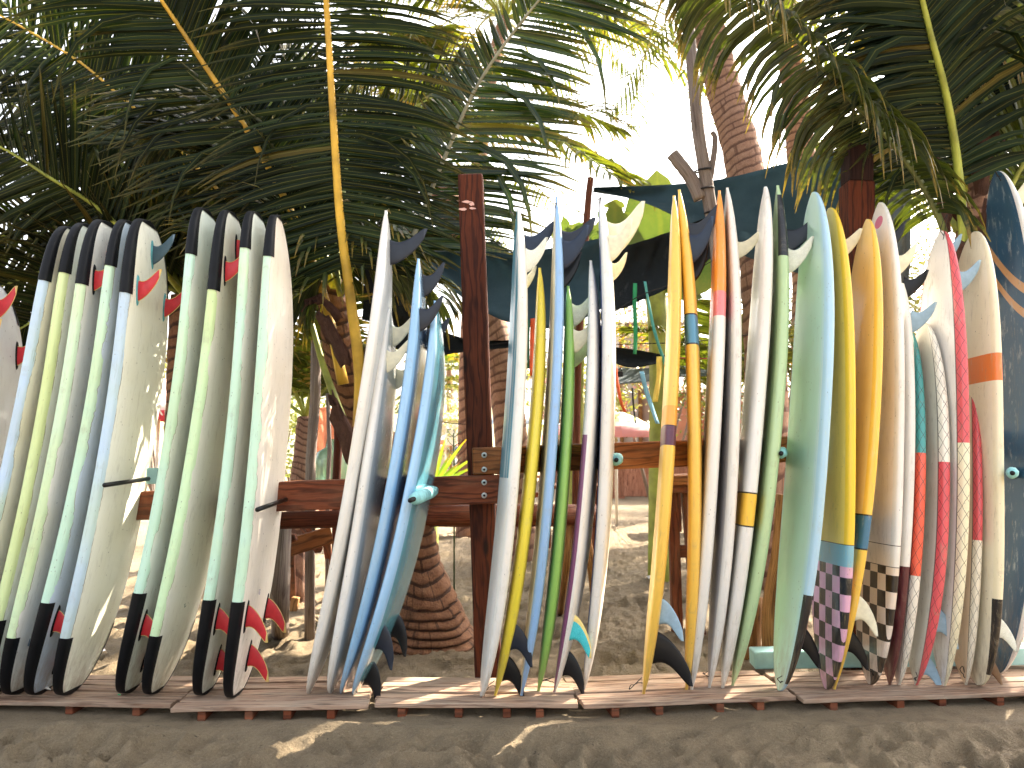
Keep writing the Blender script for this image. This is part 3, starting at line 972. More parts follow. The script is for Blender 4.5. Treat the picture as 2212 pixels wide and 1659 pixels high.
TEALS = c8(70, 140, 162)
Board('white_teal_d1', 'white longboard with teal pinstripes down its deck beside the post', (1040, 1504), (1119, 450), (1116, 975), yaw=-6, mat=dict(deck=c8(214, 218, 220), dstripes=[(-.25, -.12, TEALS, 1049), (-.105, -.09, TEALS, 1049), (-.07, .2, TEALS, 1049), (-.185, -.178, WHITE, 1049), (-.2, -.196, WHITE, 1049)]), fins=[(538, 0, .16, .14, 'navy'), (580, -.13, .105, .12, 'hex'), (608, .13, .08, .1, 'hex')], top='pin', group=GD, cords=[('top', .06, 4)])
Board('yellow_d2', 'lemon yellow board with two black fins at its foot right of the post', (1070, 1502), (1166, 579), (1147, 1040), W=.5, T=.06, mat=dict(deck=c8(222, 204, 60), bottom=c8(214, 190, 50), rail=c8(226, 208, 62), wear=.45), fins=[(1446, 0, .115, .12, 'black'), (1372, -.13, .11, .12, 'dark')], top='pin', bot='pin', group=GD, cords=[('bottom', .06, 7)])
Board('blue_d3', 'tallest pale blue board with three navy fins at its top', (1126, 1502), (1202, 426), (1194, 962), yaw=-1, W=.54, T=.058, mat=dict(deck=c8(224, 222, 206), bottom=c8(96, 140, 176), rail=c8(140, 180, 224)), fins=[(531, 0, .17, .14, 'dark'), (566, -.1, .125, .15, 'navy'), (596, .12, .11, .14, 'black')], top='point', bot='pin', group=GD, cords=[('top', .07, 9)])
Board('green_d4', 'leaf green board with two honeycomb fins at its top', (1163, 1493), (1227, 618), (1217, 1050), yaw=3, W=.5, T=.062, mat=dict(deck=c8(120, 166, 82), bottom=c8(128, 174, 84), rail=c8(142, 190, 92)), fins=[(684, 0, .11, .12, 'hex'), (750, -.12, .11, .12, 'cream'), (768, .12, .11, .12, 'hex')], top='point', bot='pin', group=GD)
Board('white_purple_d5', 'white board with a purple lower deck and a turquoise fin at its foot', (1198, 1495), (1276, 563), (1262, 1025), W=.5, T=.064, yaw=11, mat=dict(deck=c8(196, 196, 188), bands=[(958, 9999, c8(120, 66, 104), 'deck')]), fins=[(1434, 0, .115, .12, 'black'), (1352, -.12, .11, .12, 'tealy')], top='pin', bot='pin', group=GD, cords=[('bottom', .06, 12)])
Board('white_d6', 'tall white board with navy deck edge and stacked cream fins at its top', (1262, 1489), (1296, 421), (1309, 950), T=.070, yaw=8, mat=dict(deck=c8(52, 84, 140)), fins=[(524, 0, .19, .19, 'cream'), (556, -.12, .12, .14, 'cream'), (584, .12, .085, .1, 'cream')], top='pin', bot='pin', group=GD, cords=[('top', .06, 15)])

YEL = c8(236, 192, 84)
Board('yellow_e1', 'warm yellow board with orange and purple bands and a large black fin at its foot', (1390, 1499), (1456, 423), (1446, 960), yaw=9, T=.066, mat=dict(deck=c8(238, 204, 130), bottom=YEL, rail=YEL, bands=[(903, 944, c8(232, 164, 60)), (944, 984, c8(86, 40, 70))], lines=[(944, .003, c8(60, 30, 50))]), fins=[(1403, 0, .19, .15, 'black'), (1322, -.12, .115, .12, 'blue')], top='pin', bot='pin', group=GE, cords=[('bottom', .07, 18)])
Board('yellow_e2', 'golden board with one blue band and a charcoal fin at its top', (1483, 1490), (1467, 410), (1500, 955), yaw=13, T=.068, mat=dict(deck=YEL, bottom=YEL, rail=YEL, bands=[(710, 774, c8(74, 134, 168))], lines=[(710, .004, c8(30, 30, 40)), (774, .004, c8(30, 30, 40))]), fins=[(518, 0, .16, .15, 'dark'), (556, -.1, .12, .15, 'navy'), (582, .1, .09, .14, 'black')], top='point', bot='pin', group=GE)
Board('orange_e3', 'white board with orange top and pink band between the golden and white boards', (1494, 1490), (1554, 412), (1543, 955), yaw=11, T=.070, mat=dict(deck=c8(230, 212, 186), bands=[(-999, 659, c8(232, 150, 56)), (659, 714, c8(232, 128, 132))], wear=.5, weardark=c8(240, 225, 205)), fins=(), top='pin', bot='pin', group=GE)
Board('white_e4', 'white board with brown edged deck and a rounded cream fin at its top', (1532, 1485), (1571, 406), (1588, 955), T=.066, yaw=7, mat=dict(deck=c8(180, 178, 182)), fins=[(548, 0, .13, .10, 'cream')], top='pin', bot='pin', group=GE, cords=[('bottom', .08, 21)])
Board('white_yellow_e5', 'white board with a black edged yellow band below the middle', (1561, 1486), (1653, 405), (1634, 955), yaw=10, T=.074, mat=dict(bottom=WHITE, bands=[(1081, 1148, c8(240, 190, 60))], lines=[(1081, .004, c8(25, 25, 25)), (1148, .004, c8(25, 25, 25))]), fins=(), top='long', bot='pin', group=GE)
Board('green_e6', 'pale green longboard with black nose patch and charcoal fin', (1582, 1482), (1680, 401), (1676, 955), yaw=10, T=.072, mat=dict(deck=c8(150, 178, 130), bottom=c8(172, 200, 150), rail=c8(178, 206, 158), bands=[(428, 579, c8(18, 20, 26), .12)], yellowing=.1), fins=[(526, 0, .17, .14, 'dark'), (582, -.1, .12, .13, 'hex')], top='pin', bot='pin', group=GE)
Board('blue_e7', 'wide pale blue longboard with seafoam deck and black lower rail', (1684, 1492), (1757, 416), (1785, 955), T=.062, top='long', bot='long', mat=dict(deck=c8(184, 214, 202), air=(c8(170, 208, 224), .10, .17), bottom=c8(170, 204, 224), rail=c8(168, 204, 226), bands=[(1283, 1470, c8(24, 23, 28), .11)], dstripes=[(-.235, -.225, WHITE, 2000), (-.215, -.212, WHITE, 2000)], wear=.5, weardark=c8(190, 205, 190)), fins=[(1375, 0, .15, .14, 'black')], group=GE, cords=[('bottom', .09, 24)])
Board('yellow_e8', 'yellow longboard with blue band and pink and black checkered tail', (1786, 1488), (1792, 450), (1843, 950), T=.062, top='long', bot='long', mat=dict(deck=c8(238, 210, 108), bottom=c8(230, 190, 50), rail=c8(236, 198, 50), bands=[(1184, 1228, c8(124, 176, 194))], checker=(1228, c8(222, 170, 196), c8(26, 26, 30), .088), lines=[(1184, .002, c8(60, 60, 50))], wear=.6, weardark=c8(190, 176, 110)), fins=[(545, 0, .14, .12, 'cream')], group=GE)
Board('yellow_e9', 'amber yellow board with dark blue band and a black fin over the checkered tails', (1802, 1489), (1874, 474), (1893, 950), T=.060, top='round', bot='point', W=.5, kick=2.0, mat=dict(deck=c8(240, 208, 134), bottom=c8(236, 190, 70), rail=c8(238, 194, 76), bands=[(1124, 1193, c8(54, 110, 142))], lines=[(1124, .004, c8(26, 26, 30)), (1193, .004, c8(26, 26, 30))], wear=.5, weardark=c8(236, 210, 160)), fins=[(1386, 0, .13, .13, 'black'), (1314, -.12, .11, .12, 'cream')], group=GE, dbase=.0)
Board('checker_e10', 'white longboard with pink dot on its nose and black and white checkered tail', (1880, 1478), (1901, 438), (1948, 950), T=.060, top='round', bot='long', W=.56, mat=dict(deck=c8(236, 228, 220), dot=(486, -.02, .036, .05, c8(216, 110, 142)), checker=(1228, c8(226, 212, 198), c8(30, 26, 26), .088), lines=[(1185, .002, c8(40, 34, 34)), (1228, .002, c8(40, 34, 34))], wear=.35, yellowing=.35), fins=[(530, 0, .11, .12, 'black'), (592, -.12, .11, .12, 'cream')], group=GE, cords=[('bottom', .05, 27)])
Board('white_e11', 'slim white board with burgundy lower half squeezed beside the checkered board', (1922, 1479), (1950, 612), (1972, 950), T=.058, W=.48, top='pin', bot='pin', mat=dict(deck=c8(222, 216, 214), bands=[(1228, 9999, c8(86, 30, 40))]), fins=[(622, 0, .12, .12, 'black'), (706, -.1, .12, .12, 'blue'), (810, .1, .09, .12, 'blue')], group=GF)

REDN, BLKN = c8(214, 84, 92), c8(46, 36, 40)
NET = (BLKN, .085, .055, .125)
Board('net_f1', 'netted board with teal, red orange and white rail behind the slim white board', (1942, 1479), (1972, 720), (1992, 1115), T=.060, W=.48, top='pin', bot='pin', mat=dict(deck=c8(220, 200, 186), rail=c8(226, 92, 66), rw=.125, bands=[(-999, 993, c8(64, 150, 148), 'rail'), (1246, 9999, c8(232, 226, 212), 'rail')], net=NET, grime=.5), fins=[(892, 0, .11, .13, 'blue')], group=GF)
Board('net_f2', 'grey decked board with a white and red netted rail', (1979, 1480), (1996, 698), (2047, 1005), T=.062, W=.5, top='round', bot='pin', mat=dict(deck=c8(204, 202, 190), rail=c8(232, 228, 216), rw=.125, bands=[(1011, 9999, REDN, 'rail')], net=NET, grime=.6, wear=.5), fins=[(1435, 0, .11, .12, 'blue'), (1338, -.1, .12, .13, 'blue')], group=GF, cords=[('bottom', .09, 30)])
Board('net_f3', 'tall white board with pink red netted rail turning cream below', (2040, 1481), (2034, 499), (2090, 1000), T=.064, W=.54, top='round', bot='pin', mat=dict(deck=c8(232, 229, 224), rail=c8(232, 226, 196), rw=.125, bands=[(-999, 977, REDN, 'rail')], net=NET, wear=.55, grime=.5), fins=[(548, 0, .09, .11, 'blue'), (625, -.12, .115, .12, 'blue')], group=GF, cords=[('top', .1, 33)])
Board('net_f4', 'short netted board with red upper and white lower rail', (2086, 1479), (2096, 790), (2118, 1170), T=.050, W=.44, top='pin', bot='pin', mat=dict(deck=c8(228, 204, 176), rail=REDN, rw=.125, bands=[(1174, 9999, c8(230, 224, 208), 'rail')], net=NET), fins=[(900, 0, .10, .12, 'blue')], group=GF, cords=[('bottom', .06, 36)])
Board('cream_f5', 'cream longboard with orange band and black lower rail', (2114, 1480), (2105, 501), (2164, 1000), T=.060, W=.54, top='long', bot='long', mat=dict(deck=c8(234, 224, 198), rail=c8(232, 222, 190), bands=[(790, 848, c8(226, 122, 48)), (1292, 1450, c8(20, 19, 22), .12)], wear=.55, weardark=c8(200, 180, 150), grime=.5), fins=[(1428, 0, .10, .12, 'brown'), (1352, -.12, .11, .12, 'hex')], group=GF)
Board('navy_f6', 'large worn navy blue longboard with white rail and orange arcs at right edge', (2158, 1467), (2154, 371), (2254, 920), T=.066, W=.52, top='long', bot='long', mat=dict(deck=c8(44, 84, 114), rail=c8(232, 230, 226), rw=.10, arcs=[(596, 1.1, c8(206, 160, 112), .032), (652, 1.1, c8(206, 160, 112), .028)], wear=.85, weardark=c8(186, 196, 196), grime=.5), fins=[(452, 0, .14, .15, 'cream'), (522, -.12, .10, .12, 'blue')], group=GF, cords=[('top', .08, 39)], dbase=.12)
Board('pink_f7', 'pinkish board mostly cut off by the right edge', (2238, 1472), (2360, 540), (2430, 1000), T=.060, W=.52, top='pin', bot='pin', mat=dict(deck=c8(230, 196, 180), rail=c8(236, 210, 196)), fins=(), group=GF)


INK = plain('black_marker_ink', c8(20, 24, 24), .6, .1)
def scrawl(bd, body, y, w, size, rot, mat, name='handwriting'):
    u = bd.uy(y)
    O = bd.pt(u, w, bd.th(u) / 2 + .0022)
    c, s_ = math.cos(R(rot)), math.sin(R(rot))
    text_mesh(body, size, bd.root, O, bd.Wv * c + bd.L * s_, bd.L * c - bd.Wv * s_, mat, name)
scrawl(A3, '96-57', 642, -.10, .055, -28, INK)
scrawl(B2, 'E 11', 1318, -.02, .05, 20, plain('faded_green_ink', c8(70, 110, 96), .7))
scrawl(B4, '883', 1295, .0, .04, 80, plain('faded_violet_ink', c8(150, 140, 170), .7))
# ------------------------------------------------------------------ palms
def leaf_mat(name, c1, c2, tip, trans=.4, rough=.38, tipamt=.7, spec=.35):
    b = NB(name)
    s = b.sep(b.uv())
    o = b.obj()
    n1 = b.noise(o, 2.2, 3)
    n2 = b.noise(o, 40, 2)
    c = b.mix(b.ramp(n1, .35, .65), c1, c2)
    rv = b.sep(b.uv('Metres'))
    c = b.mul(b.m('MULTIPLY', rv[0], .75), c, c8(110, 110, 100))
    c = b.mix(b.m('MULTIPLY', b.m('GREATER_THAN', rv[1], .988), .5), c, tip)
    c = b.mix(b.m('MULTIPLY', b.ramp(b.m('ADD', s[0], b.m('MULTIPLY', b.m('SUBTRACT', n2, .5), .5)), .72, 1.0), tipamt), c, tip)
    mid = b.ramp(b.m('ABSOLUTE', b.m('SUBTRACT', s[1], .5)), .07, .02)
    c = b.mix(b.m('MULTIPLY', mid, .22), c, c8(150, 150, 70))
    b.put(b.bsdf.inputs['Base Color'], c)
    b.bsdf.inputs['Roughness'].default_value = rough
    b.bsdf.inputs['Specular IOR Level'].default_value = spec
    tr = b.n('ShaderNodeBsdfTranslucent')
    tc = b.n('ShaderNodeMix', data_type='RGBA', blend_type='MULTIPLY')
    tc.inputs[0].default_value = 1.0
    b.put(tc.inputs[6], c); tc.inputs[7].default_value = (1.0, 1.0, .35, 1)
    br = b.n('ShaderNodeMix', data_type='RGBA', blend_type='ADD')
    br.inputs[0].default_value = .35
    b.put(br.inputs[6], tc.outputs[2]); b.put(br.inputs[7], tc.outputs[2])
    b.put(tr.inputs[0], br.outputs[2])
    mx = b.n('ShaderNodeMixShader')
    mx.inputs[0].default_value = trans
    b.nt.links.new(b.bsdf.outputs[0], mx.inputs[1])
    b.nt.links.new(tr.outputs[0], mx.inputs[2])
    b.nt.links.new(mx.outputs[0], b.out.inputs[0])
    return b.mat
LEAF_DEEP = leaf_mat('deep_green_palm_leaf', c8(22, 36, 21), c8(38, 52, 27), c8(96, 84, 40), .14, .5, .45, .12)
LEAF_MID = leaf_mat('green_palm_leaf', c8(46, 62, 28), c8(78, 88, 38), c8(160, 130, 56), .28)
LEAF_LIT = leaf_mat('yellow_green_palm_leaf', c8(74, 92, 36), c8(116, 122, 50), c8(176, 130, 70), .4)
LEAF_GLOSS = leaf_mat('glossy_palm_leaf', c8(40, 60, 34), c8(58, 78, 40), c8(140, 124, 60), .3, .22)
RIB_YEL = plain('yellow_palm_stalk', c8(206, 166, 60), .45, .3, 5)
RIB_GREEN = plain('green_palm_stalk', c8(150, 160, 66), .45, .3, 5)
RIB_GREY = plain('grey_green_palm_stalk', c8(150, 150, 128), .5, .25, 5)
def trunk_mat(name, c1, c2, dk, ring=True):
    b = NB(name)
    o = b.obj(); s = b.sep(b.uv())
    n = b.noise(o, 14, 5, .7)
    fib = b.noise(b.comb(b.m('MULTIPLY', s[1], 70), b.m('MULTIPLY', s[0], 2.2)), 2.0, 4, .7)
    c = b.mix(b.ramp(n, .3, .7), c1, c2)
    c = b.mix(b.m('MULTIPLY', b.ramp(fib, .48, .72), .55), c, dk)
    if ring:          # fibrous strip between the pale leaf scars
        ph = b.m('FRACT', s[0])
        k = b.ramp(b.m('ADD', ph, b.m('MULTIPLY', b.m('SUBTRACT', n, .5), .5)), .36, .2)
        c = b.mix(b.m('MULTIPLY', k, .85), c, dk)
    ck = b.noise(b.comb(b.m('MULTIPLY', s[1], 44), b.m('MULTIPLY', b.m('FLOOR', s[0]), 3.7), b.m('MULTIPLY', n, .4)), 1.0, 2, .6)
    c = b.mix(b.m('MULTIPLY', b.ramp(ck, .58, .66), .7), c, dk)
    b.bump(b.m('ADD', n, b.m('MULTIPLY', fib, .8)), .9, .02)
    return b.done(c, .9)
TRUNK = trunk_mat('ringed_palm_trunk', c8(150, 106, 74), c8(112, 74, 50), c8(48, 27, 18))
TRUNK_PALE = trunk_mat('pale_palm_trunk', c8(176, 140, 118), c8(150, 112, 92), c8(90, 60, 50))
HUSK = trunk_mat('brown_leaf_sheath', c8(118, 82, 66), c8(88, 56, 44), c8(52, 30, 24), False)

def leaflet(P, d, wd, ln, wid, droop, segs=5, fold=.35):
    """one folded strap leaf -> verts, faces, uvs"""
    vs, fs, uvs = [], [], []
    p = Vector(P); d = d.normalized()
    prof = [.55, .95, 1.0, .85, .55, .06] if segs == 5 else [.6, 1.0, .8, .06]
    for i in range(segs + 1):
        w = (wd - d * wd.dot(d)).normalized()
        nn = d.cross(w)
        hw = wid * prof[i] / 2
        vs += [p - w * hw + nn * hw * fold, p.copy(), p + w * hw + nn * hw * fold]
        if i < segs:
            p = p + d * (ln / segs)
            d = (d + Vector((0, 0, -droop * (1 + i * .7) / segs))).normalized()
    for i in range(segs):
        for k in range(2):
            a = i * 3 + k
            fs.append((a, a + 1, a + 4, a + 3))
            uvs += [(i / segs, k * .5), (i / segs, k * .5 + .5), ((i + 1) / segs, k * .5 + .5), ((i + 1) / segs, k * .5)]
    return vs, fs, uvs

def frond(parent, pts, N, leaf, rib, r0=.03, r1=.006, n=62, ln=.75, wid=.036, droop=.5, start=.2, sweep=(15, 50), lift=.12, single=False, seed=0,
          bend=(0, 0, 0), sides=(1, 1), twist=35, segs=5, prof=None, jit=.1, tilt=(0, 0)):
    rr = random.Random(seed * 17 + 5)
    path = catmull(pts, 30)
    N = Vector(N)
    v, f, u = tube_data(path, lambda t: r0 + (r1 - r0) * t ** .7, 7, squash=.8)
    rach = mesh_obj('frond', v, f, rib, parent, uvs=u)
    V, F, U, U2 = [], [], [], []
    for i in range(n):
        t = min(.999, start + (1 - start) * (i + .5 + rr.uniform(-.3, .3)) / n)
        k = t * 30; a = min(int(k), 29); q = k - a
        P = path[a].lerp(path[a + 1], q)
        T = (path[a + 1] - path[a]).normalized()
        S = T.cross(N).normalized()
        Nn = S.cross(T).normalized()
        tt = (t - start) / (1 - start)
        le = ln * (prof(tt) if prof else (.55 + .45 * math.sin(math.pi * min(1, tt * 1.25 + .12)) if tt < .7 else .97 * (1 - ((tt - .7) / .3) ** 1.6 * .72)))
        sw = R(sweep[0] + (sweep[1] - sweep[0]) * tt)
        for si, sd in enumerate((1, -1)):
            if sides[si] <= 0: continue
            d = S * sd * math.cos(sw) + T * math.sin(sw) + Nn * (lift + tilt[si] + rr.uniform(-jit, jit)) + Vector(bend) + Vector((rr.uniform(-jit, jit), rr.uniform(-jit, jit), rr.uniform(-jit, jit))) * .5
            wd = T * math.cos(R(twist * sd)) + Nn * math.sin(R(twist + rr.uniform(-25, 25)))
            L1 = le * sides[si] * rr.uniform(.85, 1.1)
            if rr.random() < .03: continue
            lv, lf, lu = leaflet(P, d, wd, L1, wid * rr.uniform(.75, 1.2), (droop * rr.uniform(.5, 1.5) + (rr.uniform(.8, 2.2) if rr.random() < .07 else 0)) * L1 / .7, segs)
            rv = (rr.random(), rr.random())
            if single:
                mesh_obj('leaflet', lv, lf, leaf, rach, uvs=lu, uv2=[rv] * len(lu))
            else:
                o = len(V); V += lv; U += lu; U2 += [rv] * len(lu)
                F += [tuple(j + o for j in ff) for ff in lf]
    if not single:
        tag(mesh_obj('leaflets', V, F, leaf, rach, uvs=U, uv2=U2), kind='stuff')
    return rach

def arch(base, az, el, ln, sag):
    h = Vector((math.sin(az), math.cos(az), 0))
    return [base + h * (math.cos(el) * ln * t + .12 * ln * t * t) + Vector((0, 0, math.sin(el) * ln * t - sag * ln * t * t)) for t in (0, .2, .4, .6, .8, 1)]

def ringed(path, rad, step, amp, mat, parent, name='trunk', M=20, tilt=.5):
    L = sum((path[i + 1] - path[i]).length for i in range(len(path) - 1))
    sd = random.uniform(0, 50)
    def phase(t, th):
        return t * L / step + tilt * math.sin(th + sd) + .5 * noise.noise(Vector((math.cos(th) * .9, math.sin(th) * .9, t * L * 3.2 + sd))) + .14 * noise.noise(Vector((math.cos(th) * 3, math.sin(th) * 3, t * L * 7 + sd)))
    def rf(t, th):
        ph = phase(t, th) % 1
        groove = math.exp(-((ph - .1) / .13) ** 2) + math.exp(-((ph - 1.1) / .13) ** 2)
        return 1 + amp * (.35 - ph * .35) - amp * groove + .08 * noise.noise(Vector((math.cos(th) * 2, math.sin(th) * 2, t * L * 5 + sd))) + .035 * noise.noise(Vector((th * 9, t * L * 30, sd)))
    v, f, u = tube_data(path, rad, M, rfun=rf)
    N_ = len(path); k = 0
    for i in range(N_ - 1):
        for q in range(M):
            for (ii, qq) in ((i, q), (i, q + 1), (i + 1, q + 1), (i + 1, q)):
                u[k] = (phase(ii / (N_ - 1), 2 * math.pi * (qq % M) / M), qq / M); k += 1
    return mesh_obj(name, v, f, mat, parent, uvs=u)

def sheath(parent, pts, w, mat=None, curl=.28):
    """a dry leaf sheath: a curled strip along pts"""
    path = catmull(pts, 8)
    vs, fs, us = [], [], []
    for i, p in enumerate(path):
        t = i / 8
        d = (path[min(i + 1, 8)] - path[max(i - 1, 0)]).normalized()
        s = d.cross(Vector((0, -1, 0))).normalized()
        ww = w * (1 - .75 * t ** 2) * (.7 + .3 * math.sin(math.pi * t))
        for k in range(5):
            q = (k - 2) / 2
            vs.append(p + s * ww * q + Vector((0, -1, 0)) * ww * curl * (1 - q * q) + Vector((random.uniform(-.01, .01), random.uniform(-.008, .008), random.uniform(-.015, .015))) * (1 + t))
    for i in range(8):
        for k in range(4):
            a = i * 5 + k
            fs.append((a, a + 1, a + 6, a + 5)); us += [(i * .6, k * .3), (i * .6, k * .3 + .3), (i * .6 + .6, k * .3 + .3), (i * .6 + .6, k * .3)]
    o = mesh_obj('leaf_sheath', vs, fs, mat or HUSK, parent, uvs=us)
    sm = o.modifiers.new('thick', 'SOLIDIFY'); sm.thickness = .006
    return o

# --- palm left of the post
g = ground(922, 1398, -.06)
t = thing('palm_tree', 'leaning coconut palm with swollen ringed base and yellow stalks left of the post', 'palm tree', Vector((g.x, g.y, 0)), 'palms around the board rack')
D0 = g.y
path = catmull([g, at(921, 1330, D0), at(908, 1230, D0), at(890, 1130, D0), at(845, 1010, D0), at(785, 900, D0 - .05), at(748, 800, D0 - .1), at(728, 690, D0 - .12), at(716, 560, D0 - .15)], 170)
def prad(s):
    return .38 - .88 * s if s < .26 else max(.11, .150 - (s - .26) * .05)
ringed(path, prad, .088, .13, TRUNK, t, M=32, tilt=1.0)
P1 = t
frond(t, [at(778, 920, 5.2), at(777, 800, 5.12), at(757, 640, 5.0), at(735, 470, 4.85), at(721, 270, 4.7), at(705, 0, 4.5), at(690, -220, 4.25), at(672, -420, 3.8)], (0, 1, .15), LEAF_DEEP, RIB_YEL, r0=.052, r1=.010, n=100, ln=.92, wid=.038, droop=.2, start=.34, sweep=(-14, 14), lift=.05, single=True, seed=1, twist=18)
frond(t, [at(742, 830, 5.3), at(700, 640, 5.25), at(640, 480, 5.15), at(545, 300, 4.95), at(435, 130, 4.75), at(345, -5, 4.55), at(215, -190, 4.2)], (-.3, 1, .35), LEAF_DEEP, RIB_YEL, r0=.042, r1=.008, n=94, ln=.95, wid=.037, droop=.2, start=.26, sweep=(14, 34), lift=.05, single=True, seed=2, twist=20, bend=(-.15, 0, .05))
frond(t, [at(762, 960, 5.3), at(702, 800, 5.25), at(650, 640, 5.3), at(560, 540, 5.5), at(440, 520, 5.8)], (-.2, .5, 1), LEAF_MID, RIB_GREEN, r0=.036, r1=.006, n=40, ln=.55, wid=.036, droop=.8, start=.45, seed=3)
frond(t, [at(845, 640, 5.6), at(905, 480, 5.6), at(965, 330, 5.55), at(1040, 170, 5.45), at(1165, 0, 5.3), at(1300, -140, 5.1)], (-.25, 1, .1), LEAF_GLOSS, RIB_GREY, r0=.028, r1=.006, n=78, ln=1.0, wid=.042, droop=.12, start=.12, sweep=(24, 38), lift=.0, seed=4, sides=(.36, 1.0), twist=20, bend=(0, 0, -.06))
# leafy tufts that hang over the board noses
for k, (x0, y0, x1, y1) in enumerate(((690, 600, 612, 700), (800, 560, 880, 640), (860, 540, 960, 700), (700, 520, 600, 520))):
    frond(t, [at(735, 640, 5.3), at((735 + x0) / 2, y0 - 30, 5.25), at(x0, y0, 5.15), at(x1, y1 - 40, 5.05)], (0, .6, 1), LEAF_MID, RIB_GREEN, r0=.018, r1=.004, n=26, ln=.55, wid=.032, droop=1.1, start=.3, seed=20 + k, sweep=(30, 60))
for k in range(4):  # extra rear fronds, added for shade over the rack
    az = R(-95 + k * 30 + random.uniform(-8, 8))
    frond(t, arch(at(722, 620, 5.35), az, R(random.uniform(60, 80)), random.uniform(2.4, 3.2), random.uniform(.4, .65)), (0, 0, 1), LEAF_DEEP, RIB_GREEN, r0=.030, n=58, ln=.8, wid=.045, droop=.55, start=.2, seed=30 + k, segs=3)
for pts, w in (([(748, 790), (722, 730), (700, 690), (684, 668)], .075), ([(735, 690), (705, 655), (676, 648), (656, 664)], .05), ([(790, 830), (800, 760), (812, 725), (808, 700)], .06), ([(775, 1010), (750, 950), (728, 890), (716, 850)], .085)):
    sheath(t, [at(x, y, 5.12 - .015 * i) for i, (x, y) in enumerate(pts)], w * .75)

# --- palm at the right edge
g = at(2092, 1450, 5.25); g.z = -.05
t = thing('palm_tree', 'green stalked palm with brown leaf sheaths at the right edge', 'palm tree', Vector((g.x, g.y, 0)), 'palms around the board rack')
ringed(catmull([g, at(2085, 1000, 5.25), at(2084, 700, 5.2), at(2096, 500, 5.2), at(2112, 320, 5.2), at(2122, 170, 5.2)], 60), lambda s: .11 - .03 * s, .09, .1, TRUNK_PALE, t, M=18)
frond(t, [at(2082, 640, 5.1), at(2082, 520, 5.0), at(2068, 350, 4.9), at(2045, 210, 4.75), at(2012, 80, 4.6), at(1985, -30, 4.5), at(1950, -170, 4.25), at(1890, -330, 3.9)], (.1, 1, .2), LEAF_DEEP, RIB_GREEN, r0=.050, r1=.010, n=70, ln=.86, wid=.048, droop=.42, start=.24, sweep=(8, 38), lift=.05, single=True, seed=5, twist=20, bend=(-.1, 0, .1))
frond(t, [at(2076, 640, 5.1), at(2050, 530, 5.0), at(2000, 412, 4.9), at(1907, 285, 4.8), at(1832, 210, 4.72), at(1757, 127, 4.65), at(1682, 49, 4.58), at(1590, -25, 4.5), at(1470, -60, 4.4)], (.7, .3, 1), LEAF_MID, plain('dark_green_palm_stalk', c8(84, 92, 44), .5, .3, 5), r0=.034, r1=.007, n=80, ln=.72, wid=.038, droop=1.7, start=.2, sweep=(12, 36), lift=-.05, single=True, seed=6, twist=40, bend=(0, 0, -.35))
for k, (pts, lf) in enumerate((([(2104, 520), (2125, 300), (2135, 120), (2150, -120)], LEAF_DEEP), ([(2112, 480), (2160, 300), (2195, 170), (2260, 0)], LEAF_MID), ([(2118, 520), (2175, 420), (2230, 330), (2330, 260)], LEAF_LIT), ([(2070, 500), (2030, 380), (1990, 240), (1960, 80), (1930, -80)], LEAF_DEEP), ([(2110, 420), (2160, 220), (2230, 60), (2330, -60)], LEAF_MID), ([(2100, 500), (2110, 330), (2080, 150), (2090, -60)], LEAF_DEEP), ([(2100, 480), (2060, 260), (1990, 90), (1880, -60), (1760, -140)], LEAF_DEEP), ([(2110, 480), (2130, 280), (2180, 120), (2290, 60), (2420, 90)], LEAF_DEEP), ([(2106, 430), (2100, 200), (2060, 30), (1960, -120)], LEAF_DEEP))):
    frond(t, [at(x, y, 5.2 + .12 * i * (1 if k % 2 else -.6)) for i, (x, y) in enumerate(pts)], (.1, 1, .5), lf, RIB_GREEN, r0=.036, r1=.008, n=56, ln=.75, wid=.042, droop=.6, start=.28, seed=40 + k, twist=28, segs=3)
for k in range(5):  # more fronds, mostly above the view, added for overhead shade
    az = R(-60 + k * 75)
    frond(t, arch(at(2115, 260, 5.25), az, R(random.uniform(50, 74)), random.uniform(2.4, 3.0), random.uniform(.4, .6)), (0, 0, 1), LEAF_MID, RIB_GREEN, r0=.035, n=52, ln=.8, wid=.045, droop=.6, start=.2, seed=60 + k, segs=3)
for pts, w in (([(2120, 420), (2125, 330), (2140, 285), (2165, 300)], .07), ([(2090, 480), (2060, 440), (2040, 460), (2052, 500)], .07), ([(2060, 420), (2040, 370), (2015, 355), (2000, 372)], .05), ([(2110, 520), (2135, 470), (2150, 430), (2140, 400)], .07), ([(2095, 620), (2085, 560), (2080, 530), (2100, 520)], .07), ([(2110, 640), (2125, 590), (2120, 560), (2130, 530)], .06)):
    sheath(t, [at(x, y, 5.02 - .02 * i) for i, (x, y) in enumerate(pts)], w)

